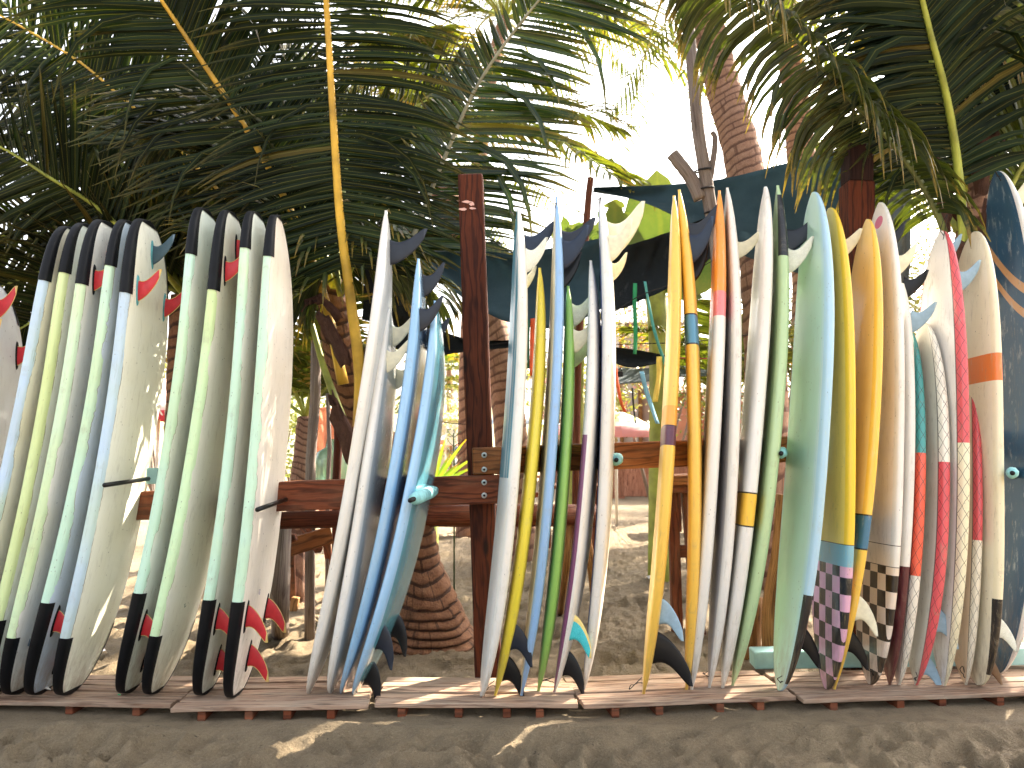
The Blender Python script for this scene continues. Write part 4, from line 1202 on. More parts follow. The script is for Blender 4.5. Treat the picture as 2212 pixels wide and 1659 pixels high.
# --- dark palm behind the foam boards at left
g = at(330, 1450, 6.9); g.z = -.05
t = thing('palm_tree', 'dense dark palm crown filling the sky behind the foam boards', 'palm tree', Vector((g.x, g.y, 0)), 'palms around the board rack')
crown = at(400, 640, 6.9)
ringed(catmull([g, at(380, 1000, 6.9), crown], 40), .12, .09, .1, TRUNK, t, M=14)
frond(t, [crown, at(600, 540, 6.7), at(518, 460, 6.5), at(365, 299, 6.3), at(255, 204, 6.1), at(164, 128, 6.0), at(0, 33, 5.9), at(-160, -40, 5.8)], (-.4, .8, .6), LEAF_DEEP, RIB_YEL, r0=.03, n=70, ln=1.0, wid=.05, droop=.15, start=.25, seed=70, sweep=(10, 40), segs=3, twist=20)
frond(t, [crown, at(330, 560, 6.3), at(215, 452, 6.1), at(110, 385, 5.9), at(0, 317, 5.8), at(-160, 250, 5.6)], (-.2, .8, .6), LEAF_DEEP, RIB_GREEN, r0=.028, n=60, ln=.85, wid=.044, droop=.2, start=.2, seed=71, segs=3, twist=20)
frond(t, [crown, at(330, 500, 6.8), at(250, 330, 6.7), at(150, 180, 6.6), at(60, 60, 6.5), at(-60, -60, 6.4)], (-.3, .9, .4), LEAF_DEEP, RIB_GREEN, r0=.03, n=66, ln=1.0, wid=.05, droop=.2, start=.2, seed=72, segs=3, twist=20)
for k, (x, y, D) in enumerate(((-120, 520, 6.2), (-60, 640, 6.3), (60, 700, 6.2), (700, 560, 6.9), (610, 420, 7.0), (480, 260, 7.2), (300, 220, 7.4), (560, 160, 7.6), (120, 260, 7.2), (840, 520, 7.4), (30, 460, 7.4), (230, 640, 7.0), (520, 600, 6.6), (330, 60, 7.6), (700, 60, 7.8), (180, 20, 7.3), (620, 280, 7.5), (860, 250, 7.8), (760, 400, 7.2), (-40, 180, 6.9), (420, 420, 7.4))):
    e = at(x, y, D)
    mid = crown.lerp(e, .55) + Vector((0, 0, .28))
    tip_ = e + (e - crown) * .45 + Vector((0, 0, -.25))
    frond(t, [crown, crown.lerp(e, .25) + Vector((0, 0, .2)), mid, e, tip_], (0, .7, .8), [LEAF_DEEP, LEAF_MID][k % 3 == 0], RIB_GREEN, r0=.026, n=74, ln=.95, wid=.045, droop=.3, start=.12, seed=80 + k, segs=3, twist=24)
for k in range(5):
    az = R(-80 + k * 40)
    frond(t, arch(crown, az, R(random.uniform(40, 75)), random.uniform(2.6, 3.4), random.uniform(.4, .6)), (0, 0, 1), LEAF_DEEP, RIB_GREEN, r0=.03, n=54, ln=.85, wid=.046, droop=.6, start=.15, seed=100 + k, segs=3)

# --- palms further back
def back_palm(label, trunk, D, r, nf, leaf, ln, seed, crown_sag=.6, mat=TRUNK_PALE, group='palms around the board rack', lo=5, wid=.04, n=48):
    P = [at(x, y, D) for x, y in trunk]
    P[0].z = -.1
    t = thing('palm_tree', label, 'palm tree', Vector((P[0].x, P[0].y, 0)), group)
    ringed(catmull(P, 46), lambda s: r * (1.25 - .45 * s), .10, .09, mat, t, M=14)
    rr = random.Random(seed)
    c = P[-1]
    for k in range(nf):
        az = 2 * math.pi * k / nf + rr.uniform(-.2, .2)
        frond(t, arch(c, az, R(rr.uniform(lo, 75)), ln * rr.uniform(.85, 1.1), crown_sag * rr.uniform(.8, 1.25)), (0, 0, 1), leaf, RIB_GREEN, r0=.03 * ln / 2.6, n=n, ln=.27 * ln, wid=wid, droop=.9, start=.15, seed=seed * 50 + k, segs=3)
    return t
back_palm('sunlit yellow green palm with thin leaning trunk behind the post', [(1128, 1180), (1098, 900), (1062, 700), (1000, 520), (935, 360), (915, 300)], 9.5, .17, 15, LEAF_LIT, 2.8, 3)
back_palm('thick curved palm trunk rising behind the forked grey pole', [(1660, 1150), (1650, 700), (1612, 380), (1560, 180), (1522, 20), (1490, -120)], 8.0, .18, 14, LEAF_LIT, 2.7, 4, .75)
back_palm('second slim palm trunk above the dark shade cloth', [(1730, 1150), (1745, 700), (1735, 400), (1715, 180), (1690, 0), (1670, -160)], 9.5, .16, 12, LEAF_MID, 2.8, 5, .7)
back_palm('added shade palm rising behind the navy board at right', [(2240, 1100), (2250, 700), (2240, 300), (2230, 150)], 13.5, .16, 14, LEAF_MID, 3.2, 15, .6)  # added palm: its crown breaks up the sun on the sand
back_palm('added shade palm far behind the green longboard', [(1838, 1050), (1838, 700), (1832, 540), (1830, 470)], 14.7, .15, 13, LEAF_MID, 2.9, 18, .6, n=40)  # added at this depth so its fronds shade the sand behind the rack
back_palm('low palm added behind the dark shade cloths to shade the sand', [(1650, 1080), (1646, 800), (1640, 640), (1640, 565)], 13, .14, 13, LEAF_MID, 2.5, 21, .6, n=40)  # added palm, mostly hidden, placed to throw frond shadows on the sand
back_palm('palm added far behind the checkered boards to shade the sand', [(1960, 1050), (1950, 700), (1945, 500), (1940, 440)], 23, .17, 13, LEAF_MID, 3.4, 19, .6, n=36)  # extra palm added so that shade falls on the distant sand
back_palm('tall far palm whose trunk stands behind the post', [(1005, 1130), (1015, 700), (1040, 300), (1070, 120), (1090, 40)], 12, .12, 15, LEAF_LIT, 3.2, 8, .6)
back_palm('young bright palm low behind the cream foam board', [(640, 1200), (648, 1080), (655, 980), (660, 900)], 7.2, .09, 9, LEAF_LIT, 1.7, 6, .35, lo=30, n=36)
back_palm('young palm low behind the right hand boards', [(1590, 1150), (1585, 1000), (1575, 900), (1570, 860)], 9.0, .09, 9, LEAF_LIT, 1.9, 9, .35, lo=35, n=36)
for i, (x, y, D, s) in enumerate(((970, 800, 42, 3.5), (1010, 770, 48, 3.6), (1090, 800, 52, 3.2), (1200, 820, 55, 3.2), (1420, 800, 50, 3.4), (940, 840, 38, 2.6), (1540, 760, 46, 3.4))):
    back_palm(['far hazy palm left of the post', 'far hazy palm hard against the left side of the post', 'far hazy palm just right of the post', 'far small palm behind the pink umbrella', 'far palm beyond the dark shade cloth', 'low far palm above the white sign', 'far palm behind the orange topped board'][i], [(x + 6, 960), (x + 3, 900), (x, y)], D, .18, 11, LEAF_LIT, s, 120 + i, .7, group='far palms in the haze', wid=.1, n=26)
# ------------------------------------------------------------------ shade cloths
def cloth_mat(name, c1, c2, trans=.25):
    b = NB(name)
    uv = b.uv()
    n = b.noise(b.obj(), 3.0, 5, .6)
    w1 = b.noise(b.scale(uv, (300, 300, 1)), 1.0, 1)
    st = b.noise(b.scale(uv, (9, 2.2, 1)), 1.0, 5, .7)
    c = b.mix(b.ramp(n, .3, .7), c1, c2)
    c = b.mix(b.m('MULTIPLY', b.ramp(w1, .5, .7), .25), c, c8(90, 100, 102))
    c = b.mix(b.m('MULTIPLY', b.ramp(st, .58, .75), .3), c, c8(110, 110, 106))
    b.put(b.bsdf.inputs['Base Color'], c)
    b.bsdf.inputs['Roughness'].default_value = .85; b.bsdf.inputs['Specular IOR Level'].default_value = .15
    b.bump(b.m('ADD', n, b.m('MULTIPLY', w1, .15)), .4, .03)
    tr = b.n('ShaderNodeBsdfTranslucent'); b.put(tr.inputs[0], c)
    mx = b.n('ShaderNodeMixShader'); mx.inputs[0].default_value = trans
    b.nt.links.new(b.bsdf.outputs[0], mx.inputs[1]); b.nt.links.new(tr.outputs[0], mx.inputs[2])
    b.nt.links.new(mx.outputs[0], b.out.inputs[0])
    return b.mat
CL_TEAL = cloth_mat('dark_teal_shade_cloth', c8(74, 96, 104), c8(58, 80, 88), .45)
CL_BLACK = cloth_mat('black_shade_cloth', c8(32, 34, 34), c8(24, 26, 27), .2)
CL_GREY = cloth_mat('grey_shade_cloth', c8(120, 128, 134), c8(96, 106, 114), .35)

def cloth(label, top, bottom, mat, sag=0.0, n=28, m=12, wr=.035, seed=0):
    """sheet between a top and a bottom edge, both polylines of (x, y, depth)"""
    A = catmull([at(*p) for p in top], n); B = catmull([at(*p) for p in bottom], n)
    vs, fs, us = [], [], []
    for i in range(n + 1):
        for j in range(m + 1):
            q = j / m
            p = A[i].lerp(B[i], q)
            p = p + Vector((0, 1, 0)) * (sag * math.sin(math.pi * q)) + Vector((0, 1, .3)) * wr * (noise.noise(Vector((i * .32, j * .16, seed))) * 1.6 + .8 * noise.noise(Vector((i * .8 + j * .5, j * .2, seed + 9))))
            vs.append(p)
    for i in range(n):
        for j in range(m):
            a = i * (m + 1) + j
            fs.append((a, a + 1, a + m + 2, a + m + 1))
            us += [(i / n, j / m), (i / n, (j + 1) / m), ((i + 1) / n, (j + 1) / m), ((i + 1) / n, j / m)]
    t = thing('shade_cloth', label, 'shade cloth', A[0], 'shade cloths strung behind the rack')
    o = mesh_obj('sheet', vs, fs, mat, t, uvs=us)
    sm = o.modifiers.new('thick', 'SOLIDIFY'); sm.thickness = .004
    return t
cloth('large dark teal shade cloth stretched to a point behind the yellow boards', [(1283, 405, 6.9), (1420, 400, 6.8), (1560, 386, 6.7), (1700, 352, 6.6), (1830, 320, 6.5), (1990, 280, 6.4)], [(1283, 407, 6.9), (1400, 440, 6.6), (1500, 490, 6.4), (1590, 545, 6.2), (1760, 600, 6.1), (1900, 640, 6.0)], CL_TEAL, .12, seed=1)
cloth('fold of shade cloth coloured pale grey for sunlight, hanging beside the dark right post', [(1880, 330, 6.3), (1920, 300, 6.3), (1960, 270, 6.3), (1985, 270, 6.3)], [(1880, 640, 6.2), (1910, 660, 6.2), (1940, 650, 6.2), (1962, 620, 6.2)], CL_GREY, .05, n=16, wr=.04, seed=2)  # lit fold of the cloth: sunlight put into the colour as paler grey
cloth('dark teal shade cloth sagging between the post and the blue boards', [(925, 530, 6.6), (1000, 535, 6.5), (1120, 545, 6.4), (1220, 530, 6.4), (1310, 512, 6.4)], [(930, 575, 6.3), (1010, 650, 6.1), (1115, 700, 6.0), (1220, 705, 6.0), (1310, 660, 6.1)], CL_TEAL, .18, seed=3)
cloth('near black shade cloth slung behind the tall white board', [(1300, 545, 6.2), (1390, 520, 6.2), (1470, 492, 6.2), (1560, 455, 6.3)], [(1300, 680, 6.1), (1370, 655, 6.0), (1460, 612, 6.0), (1560, 540, 6.1)], CL_BLACK, .15, seed=4)
cloth('dark folded cloth draped behind the top of the white longboard', [(786, 530, 6.3), (800, 528, 6.3), (830, 560, 6.3), (850, 590, 6.3), (880, 640, 6.3)], [(782, 690, 6.2), (800, 694, 6.2), (840, 700, 6.2), (870, 710, 6.2), (900, 700, 6.2)], CL_BLACK, .05, n=16, wr=.03, seed=5)
cloth('thin dark cloth edge running low behind the post at left', [(850, 640, 6.2), (900, 680, 6.2), (960, 715, 6.2), (1020, 738, 6.2), (1080, 736, 6.2), (1130, 730, 6.2)], [(850, 750, 6.1), (900, 770, 6.1), (950, 768, 6.1), (1010, 758, 6.1), (1080, 752, 6.1), (1130, 748, 6.1)], CL_BLACK, .05, seed=6)
cloth('narrow black hammock cloth below the ribbons', [(1310, 748, 6.6), (1370, 755, 6.6), (1430, 766, 6.6), (1446, 770, 6.6)], [(1310, 775, 6.5), (1360, 793, 6.5), (1420, 784, 6.5), (1446, 771, 6.5)], CL_BLACK, .05, n=16, wr=.008, seed=7)
cloth('pale teal tarpaulin low behind the ribbons', [(1300, 790, 9.0), (1380, 796, 9.0), (1450, 790, 9.0), (1540, 785, 9.0)], [(1300, 832, 8.6), (1380, 826, 8.6), (1450, 815, 8.6), (1540, 812, 8.6)], CL_GREY, .05, n=16, seed=8)

def branch_pole(label, D, segs, mat, ropes=()):
    base = at(*segs[0][0][0], D)
    t = thing('pole', label, 'pole', Vector((base.x, base.y, 0)))
    for i, (pts, r0, r1) in enumerate(segs):
        P = [at(x, y, D) for x, y in pts]
        if i == 0: P[0].z = -.1
        sd = random.uniform(0, 30)
        tube('pole_shaft' if i == 0 else 'branch', catmull(P, 24), lambda s: m_px(r0 + (r1 - r0) * s, D), mat, t, 12, rfun=lambda a, th: 1 + .1 * noise.noise(Vector((a * 9, th * 1.5, sd))) + .06 * noise.noise(Vector((a * 40, th * 3, sd))))
    for (x, y, r) in ropes:
        p = at(x, y, D)
        tube('rope_tie', [p + Vector((math.cos(a) * m_px(r, D), math.sin(a) * m_px(r, D), .012 * math.sin(a + 1))) for a in [k * math.pi / 6 for k in range(13)]], .008, CORD_BLACK, t, 5)
branch_pole('forked grey driftwood pole tied with rope behind the orange topped board', 6.1, [([(1570, 1100), (1560, 800), (1550, 560), (1530, 420), (1508, 280), (1497, 160), (1488, 50)], 17, 12), ([(1512, 430), (1495, 390), (1470, 355), (1452, 332)], 15, 14), ([(1530, 400), (1540, 350), (1545, 300), (1538, 285)], 8, 5)], W_GREY, [(1518, 368, 18), (1524, 408, 18), (1540, 458, 18)])
branch_pole('thin reddish pole holding the corner of the teal cloth', 7.0, [([(1240, 1100), (1248, 800), (1262, 560), (1270, 440), (1276, 384)], 9, 7)], W_RED)

# ------------------------------------------------------------------ cords, ribbons, padlocks
def cord(name, label, pts, D, r=.004, mat=CORD_BLACK):
    t = thing(name, label, 'cord', at(*pts[0], D))
    tube('strand', catmull([at(x, y, D) for x, y in pts], 24), r, mat, t, 5)
cord('cord', 'black cord running from the black cloth across behind the post', [(1020, 752), (1080, 742), (1140, 736), (1300, 724)], 6.0)
cord('cord', 'thin black cord with ribbons along the edge of the black cloth', [(1300, 690), (1380, 640), (1450, 612), (1545, 560)], 5.9)
cord('cord', 'thin black cord sagging behind the pale blue boards', [(930, 905), (960, 912), (1000, 916), (1060, 914)], 7.0)
cord('cord', 'dark red cord stretched behind the golden board', [(1440, 772), (1500, 774), (1600, 775)], 6.0, .005, plain('red_cord', c8(150, 50, 50), .8))
cord('cord', 'thin black cord crossing low behind the ribbons', [(1300, 745), (1400, 742), (1500, 738), (1640, 720)], 6.6)

RIB = {k: plain(k + '_ribbon', v, .6, .12, 12) for k, v in dict(green=c8(30, 140, 84), teal=c8(70, 150, 140), orange=c8(226, 92, 42), yellow=c8(232, 200, 90), blue=c8(134, 190, 218), dgreen=c8(24, 90, 66), black=c8(30, 40, 36)).items()}
def ribbon(label, pts, w, col, D=5.95):
    P = catmull([at(x, y, D) for x, y in pts], 14)
    vs, fs = [], []
    hw = m_px(w, D) / 2
    for i, p in enumerate(P):
        a = .5 * math.sin(i * .35 + w)
        vs += [p + Vector((-hw * math.cos(a), -hw * math.sin(a), 0)), p + Vector((hw * math.cos(a), hw * math.sin(a), 0))]
    for i in range(14):
        fs.append((2 * i, 2 * i + 1, 2 * i + 3, 2 * i + 2))
    t = thing('ribbon', label, 'ribbon', P[0], 'ribbons hanging behind the boards')
    o = mesh_obj('strip', vs, fs, RIB[col], t)
    sm = o.modifiers.new('thick', 'SOLIDIFY'); sm.thickness = .002
ribbon('bright green ribbon hanging straight from the black cloth', [(1372, 612), (1371, 660), (1373, 720), (1371, 765)], 9, 'green')
ribbon('narrow teal ribbon swaying to the right of the green one', [(1393, 608), (1402, 660), (1415, 720), (1438, 790)], 7, 'teal')
ribbon('orange ribbon hanging beside the yellow board by the post', [(1151, 688), (1150, 730), (1149, 780), (1150, 812)], 11, 'orange')
ribbon('dark green ribbon next to the orange one by the post', [(1142, 690), (1141, 730), (1141, 765), (1142, 796)], 6, 'dgreen')
ribbon('orange ribbon swinging out beside the tall white board', [(1331, 790), (1334, 830), (1342, 870), (1351, 890)], 7, 'orange')
ribbon('pale blue ribbon slanting down beside the ribbons', [(1386, 802), (1395, 840), (1408, 880), (1420, 915)], 10, 'blue')
ribbon('yellow ribbon beside the warm yellow board', [(1424, 770), (1423, 810), (1419, 840), (1415, 868)], 12, 'yellow')
ribbon('dark green ribbon between the golden and orange topped boards', [(1535, 738), (1536, 770), (1541, 800), (1545, 820)], 11, 'dgreen')
ribbon('dangling black strap left of the umbrella pole', [(1366, 838), (1368, 870), (1371, 900), (1373, 915)], 4, 'black')
for (x, y, lab) in ((1340, 808, 'small black padlock hanging by the swinging orange ribbon'), (1164, 706, 'small dark padlock beside the yellow board by the post')):
    t = thing('padlock', lab, 'padlock', at(x, y, 5.9))
    p = at(x, y, 5.9)
    timber('lock_body', p + Vector((0, 0, -.02)), p + Vector((0, 0, .02)), .036, .016, CORD_BLACK, t, up=Vector((0, -1, 0)), bevel=.004)
    tube('shackle', [p + Vector((.012 * math.cos(a), 0, .02 + .022 * math.sin(a))) for a in [k * math.pi / 8 for k in range(9)]], .003, BLACK_ROD, t, 6)

# ------------------------------------------------------------------ banana plants and shrubs
BANANA = leaf_mat('banana_leaf', c8(84, 108, 56), c8(112, 134, 74), c8(150, 140, 80), .16, .4, .3)
def banana_leaf(t, base, tip, wid, bow, tear=0):
    base, tip = Vector(base), Vector(tip)
    mid = base.lerp(tip, .5) + Vector(bow)
    path = catmull([base, base.lerp(mid, .5) + Vector(bow) * .2, mid, tip], 18)
    vs, fs, us = [], [], []
    for i, p in enumerate(path):
        q = i / 18
        d = (path[min(i + 1, 18)] - path[max(i - 1, 0)]).normalized()
        s = d.cross(Vector((0, 1, .25))).normalized()
        w = wid * (0.03 if q < .12 else math.sin(math.pi * ((q - .12) / .88) ** .8) ** .55 + .02)
        for k in (-2, -1, 0, 1, 2):
            rag = (random.uniform(.6, 1.1) if tear and abs(k) == 2 else 1)
            vs.append(p + s * (w * k / 2 * rag) + Vector((0, -.3, .6)) * abs(k) * w * .12)
    for i in range(18):
        for k in range(4):
            if tear and i % 3 == 0 and k in (0, 3): continue
            a = i * 5 + k
            fs.append((a, a + 1, a + 6, a + 5)); us += [(i / 18, k / 4), (i / 18, k / 4 + .25), (i / 18 + .05, k / 4 + .25), (i / 18 + .05, k / 4)]
    mesh_obj('leaf', vs, fs, BANANA, t, uvs=us)
D = 8.2
g = at(1420, 1100, D); g.z = -.05
t = thing('banana_plant', 'banana plant with broad upright leaves behind the teal cloth', 'banana plant', g)
tube('stem', catmull([g, at(1425, 800, D), at(1415, 620, D)], 12), .11, RIB_GREEN, t, 10)
for (x, y, w, b, te) in ((1418, 368, .30, (.05, 0, 0), 0), (1448, 500, .3, (.1, 0, .1), 0), (1330, 430, .26, (-.2, 0, .2), 1), (1290, 480, .28, (-.2, 0, .3), 1), (1385, 385, .18, (-.1, 0, .1), 0), (1500, 640, .3, (.2, -.1, .2), 0), (1360, 560, .25, (-.2, 0, .1), 1)):
    banana_leaf(t, at(1415, 640, D), at(x, y, D - random.uniform(-.2, .3)), w, b, te)
g = at(1240, 1100, 9); g.z = -.05
t = thing('banana_plant', 'ragged small banana plant behind the blue boards', 'banana plant', g)
tube('stem', catmull([g, at(1245, 800, 9), at(1250, 620, 9)], 12), .09, RIB_GREEN, t, 10)
for (x, y) in ((1190, 500), (1235, 485), (1300, 520), (1330, 590)):
    banana_leaf(t, at(1250, 620, 9), at(x, y, 9), .24, (0, 0, .25), 1)

BUSH = [leaf_mat('sunny_shrub_leaf', c8(120, 124, 72), c8(160, 158, 108), c8(190, 170, 110), .45, .4, .4), leaf_mat('olive_shrub_leaf', c8(86, 104, 56), c8(126, 132, 78), c8(170, 150, 100), .4, .4, .4)]
FLOWER = plain('pink_blossom', c8(222, 150, 140), .7, .2, 10)
def shrub(label, x, y, D, rx, rz, n, leaf, seed, flower=0):
    rr = random.Random(seed)
    c = at(x, y, D)
    t = thing('shrub', label, 'shrub', Vector((c.x, c.y, 0)), 'shrubs in the sunny background')
    for k in range(5):
        e = c + Vector((rr.uniform(-rx, rx) * .7, rr.uniform(-.4, .4), rr.uniform(-.3, .5) * rz))
        b = Vector((c.x + rr.uniform(-.15, .15), c.y, -.05))
        tube('stem', catmull([b, b.lerp(e, .5) + Vector((rr.uniform(-.2, .2), 0, .1)), e], 8), lambda s: .035 * (1 - .7 * s), W_GREY, t, 6)
    V, F, U, FM = [], [], [], []
    cl = [(c + Vector((rr.gauss(0, .45) * rx, rr.gauss(0, .4) * rx, rr.gauss(0, .45) * rz)), rr.uniform(.16, .34)) for _ in range(26)]
    for i in range(n):
        cc, cr = rr.choice(cl)
        p = cc + Vector((rr.gauss(0, 1), rr.gauss(0, 1), rr.gauss(0, .8))) * cr
        d = Vector((rr.gauss(0, 1), rr.gauss(0, 1), rr.gauss(0, .7))).normalized()
        w = d.orthogonal().normalized()
        s = rr.uniform(.05, .10)
        o = len(V)
        V += [p, p + d * s * .5 + w * s * .3, p + d * s, p + d * s * .5 - w * s * .3]
        F.append((o, o + 1, o + 2, o + 3)); U += [(0, .5), (.5, 1), (1, .5), (.5, 0)]
        FM.append(1 if rr.random() < flower else 0)
    o = mesh_obj('foliage', V, F, None, t, uvs=U, mats=[leaf, FLOWER], fmat=FM)
    tag(o, kind='stuff')
shrub('sunny shrub with pink blossom behind the cream finned boards', 1260, 830, 13, .9, 1.1, 2600, BUSH[0], 1, .12)
shrub('sunny shrub under the ribbons with pinkish flowers', 1420, 750, 14, 1.3, .9, 3000, BUSH[0], 2, .2)
shrub('olive shrub behind the orange topped board', 1590, 800, 12, .9, 1.1, 2400, BUSH[1], 3, .05)
shrub('olive shrub behind the green longboard', 1710, 720, 11, .8, 1.0, 2200, BUSH[1], 4)
shrub('sunny shrub behind the pale blue boards at left', 985, 900, 26, 1.4, 1.4, 2000, BUSH[0], 5)
shrub('pale shrub behind the checkered boards', 2000, 620, 11, .9, 1.3, 2600, BUSH[0], 6)
shrub('pale shrub beyond the gap in the foam boards', 360, 840, 14, 1.2, 1.0, 1800, BUSH[0], 7)
shrub('tall shrub at the right edge behind the navy board', 2200, 480, 10, .9, 1.2, 2200, BUSH[0], 8)
shrub('shrub low behind the middle stack of foam boards', 640, 900, 12, 1.0, 1.0, 2000, BUSH[1], 9)

g = ground(968, 1200)
t = thing('sapling', 'bare branched sapling behind the pale blue boards', 'sapling', Vector((at(981, 1000, 7.5).x, 7.5, 0)))
b0 = at(982, 1100, 7.5); b0.z = -.05
tube('stem', [b0, at(981, 1000, 7.5), at(980, 935, 7.5)], .008, plain('dark_green_twig', c8(70, 84, 50), .8), t, 6)
for y in (945, 965, 985, 1005, 1025):
    for s in (-1, 1):
        tube('twig', [at(981, y, 7.5), at(981 + s * 9, y - 8, 7.5), at(981 + s * 15, y - 14 - random.uniform(0, 4), 7.5)], .004, plain('twig', c8(80, 90, 60), .8), t, 5)
g = at(935, 1060, 7); g.z = -.02
t = thing('spiky_plant', 'spiky green and yellow plant behind the left rail', 'plant', g)
SP = leaf_mat('spiky_leaf', c8(104, 140, 60), c8(140, 160, 70), c8(214, 130, 60))
V = []
for k in range(16):
    a = -1.1 + 2.2 * k / 15
    lv, lf, lu = leaflet(at(935, 1060, 7), Vector((math.sin(a), random.uniform(-.4, .4), math.cos(a))), Vector((math.cos(a), .2, -math.sin(a))), random.uniform(.35, .6), .035, .2)
    mesh_obj('blade', lv, lf, SP, t, uvs=lu)
tube('stem', [g, at(935, 1062, 7)], .05, RIB_GREEN, t, 8)

# ------------------------------------------------------------------ background: fence, umbrellas, sheds, sign, people
t = thing('plank_fence', 'pinkish vertical plank fence across the sand beyond the rail', 'fence', ground(1400, 1077))
D = ground(1400, 1078).y
for k in range(18):
    x = 1325 + k * 23
    y1 = 1084 if k == 0 else 1075 + random.uniform(-3, 3)
    timber('plank', at(x, y1, D + random.uniform(-.02, .02)), at(x + random.uniform(-1, 1), 990 + random.uniform(-5, 5), D), .50 * D / 18, .05, W_PINK, t, up=Vector((0, -1, 0)), bevel=.01)
timber('rail', at(1320, 1015, D + .08), at(1740, 1012, D + .08), .05, .12, W_PINK, t)

def umbrella(label, x, ytop, ybot, D, wpx, cols, group='beach umbrellas', text=None):
    c = at(x, ytop, D); e = at(x, ybot, D)
    g = Vector((c.x, c.y, 0))
    t = thing('beach_umbrella', label, 'umbrella', g, group)
    r = m_px(wpx / 2, D); h = c.z - e.z
    tube('pole', [Vector((c.x, c.y, -.1)), Vector((c.x, c.y, c.z + .06))], .025, plain('white_pole', c8(220, 216, 208), .4), t, 8)
    n = 8
    for k in range(n):
        vs, fs = [], []
        for i in range(7):
            q = i / 6
            for j in range(5):
                a = 2 * math.pi * (k + j / 4) / n
                rad = r * q * (1 - .05 * math.sin(math.pi * j / 4))
                z = c.z - h * .82 * q ** 1.5
                vs.append(Vector((c.x + rad * math.cos(a), c.y + rad * math.sin(a), z)))
        for j in range(5):
            vs.append(vs[30 + j] + Vector((0, 0, -h * .22 * (1 + .3 * math.sin(j * math.pi)))))
        for i in range(7):
            for j in range(4):
                fs.append((i * 5 + j, i * 5 + j + 1, i * 5 + j + 6, i * 5 + j + 5))
        fm = [min(len(cols) - 1, i * len(cols) // 7) for i in range(7) for j in range(4)]
        mesh_obj('panel', vs, fs, None, t, mats=cols, fmat=fm)
    return t, c, e, r
UM = {k: plain(k + '_umbrella_cloth', v, .7, .06, 5) for k, v in dict(pink=c8(228, 156, 160), white=c8(236, 230, 220), lime=c8(214, 222, 150), yellow=c8(240, 224, 150), sky=c8(170, 200, 226), red=c8(206, 60, 70), rose=c8(236, 196, 190)).items()}
umbrella('pink, lime and white beach umbrella beyond the right rail', 1330, 888, 942, 13, 190, [UM['sky'], UM['white'], UM['lime'], UM['yellow'], UM['white'], UM['pink'], UM['pink']])
umbrella('pale blue and white beach umbrella right of the post', 1115, 878, 915, 17, 120, [UM['white'], UM['sky'], UM['white'], UM['sky']])
umbrella('rose beach umbrella low behind the cream finned boards', 1235, 905, 950, 15, 130, [UM['rose'], UM['pink'], UM['pink']])
umbrella('small orange and white umbrella far behind the pale blue boards', 962, 940, 962, 30, 60, [UM['white'], plain('orange_umbrella_cloth', c8(226, 120, 80), .7)])
tt, c, e, r = umbrella('red market umbrella with white lettering seen between the foam boards', 345, 815, 905, 11, 190, [UM['rose'], UM['rose'], UM['rose'], UM['red']])
text_mesh('RE', .2, tt, at(331, 897, 9.62), Vector((1, 0, 0)), Vector((0, 0, 1)), UM['white'])

t = thing('market_sign', 'white hanging sign with letters far behind the left boards', 'sign', at(968, 940, 28))
timber('sign_board', at(962, 938, 28), at(987, 940, 28), .05, .75, plain('white_sign_paint', c8(230, 228, 222), .6), t, bevel=.01)
timber('support', at(985, 940, 28.1), at(985, 985, 28.1), .08, .08, W_GREY, t)
text_mesh('O G', .42, t, at(963, 944, 27.9), Vector((1, 0, 0)), Vector((0, 0, 1)), plain('grey_lettering', c8(120, 120, 116), .7))

def shed(label, x0, x1, ytop, D, wallmat, roofmat, name='market_stall', over=.3, cat='stall'):
    a, b = at(x0, ytop, D), at(x1, ytop, D)
    t = thing(name, label, cat, Vector(((a.x + b.x) / 2, D, 0)))
    h = a.z
    vs = [(a.x, D, -.2), (b.x, D, -.2), (b.x, D, h), (a.x, D, h), (a.x, D + 3, -.2), (b.x, D + 3, -.2), (b.x, D + 3, h + .3), (a.x, D + 3, h + .3)]
    mesh_obj('wall', vs, [(0, 1, 2, 3), (1, 5, 6, 2), (5, 4, 7, 6), (4, 0, 3, 7)], wallmat, t, smooth=False)
    timber('roof', Vector(((a.x + b.x) / 2, D - over, h - .02)), Vector(((a.x + b.x) / 2, D + 3.2, h + .36)), b.x - a.x + .5, .07, roofmat, t)
    timber('counter', Vector((a.x, D - .12, .95)), Vector((b.x, D - .12, .95)), .2, .06, W_ORANGE, t)
    for k in range(4):
        x = a.x + (b.x - a.x) * k / 3
        timber('pillar', Vector((x, D - .08, -.1)), Vector((x, D - .08, h - .06)), .1, .1, W_LOG, t)
    return t
shed('pale plastered hut with lime green awning far behind the left boards', 900, 1012, 905, 34, plain('pale_plaster', c8(206, 196, 176), .9, .1, 2), plain('lime_awning', c8(196, 214, 130), .7))
shed('low brown beach bar behind the right rail', 1180, 1320, 880, 24, plain('brown_hut_wall', c8(160, 116, 92), .9, .15, 2), W_GREY)
shed('pinkish beach hut behind the golden boards', 1440, 1640, 850, 20, plain('terracotta_wall', c8(186, 130, 104), .9, .15, 2), W_RED)
shed('pale grey hut wall behind the ribbons', 1340, 1460, 700, 22, plain('grey_hut_wall', c8(190, 180, 168), .9, .1, 1.5), W_GREY)
shed('whitewashed wall building behind the boards at far right', 1880, 2260, 690, 16, plain('whitewash', c8(216, 200, 186), .9, .1, 2), W_PINK)
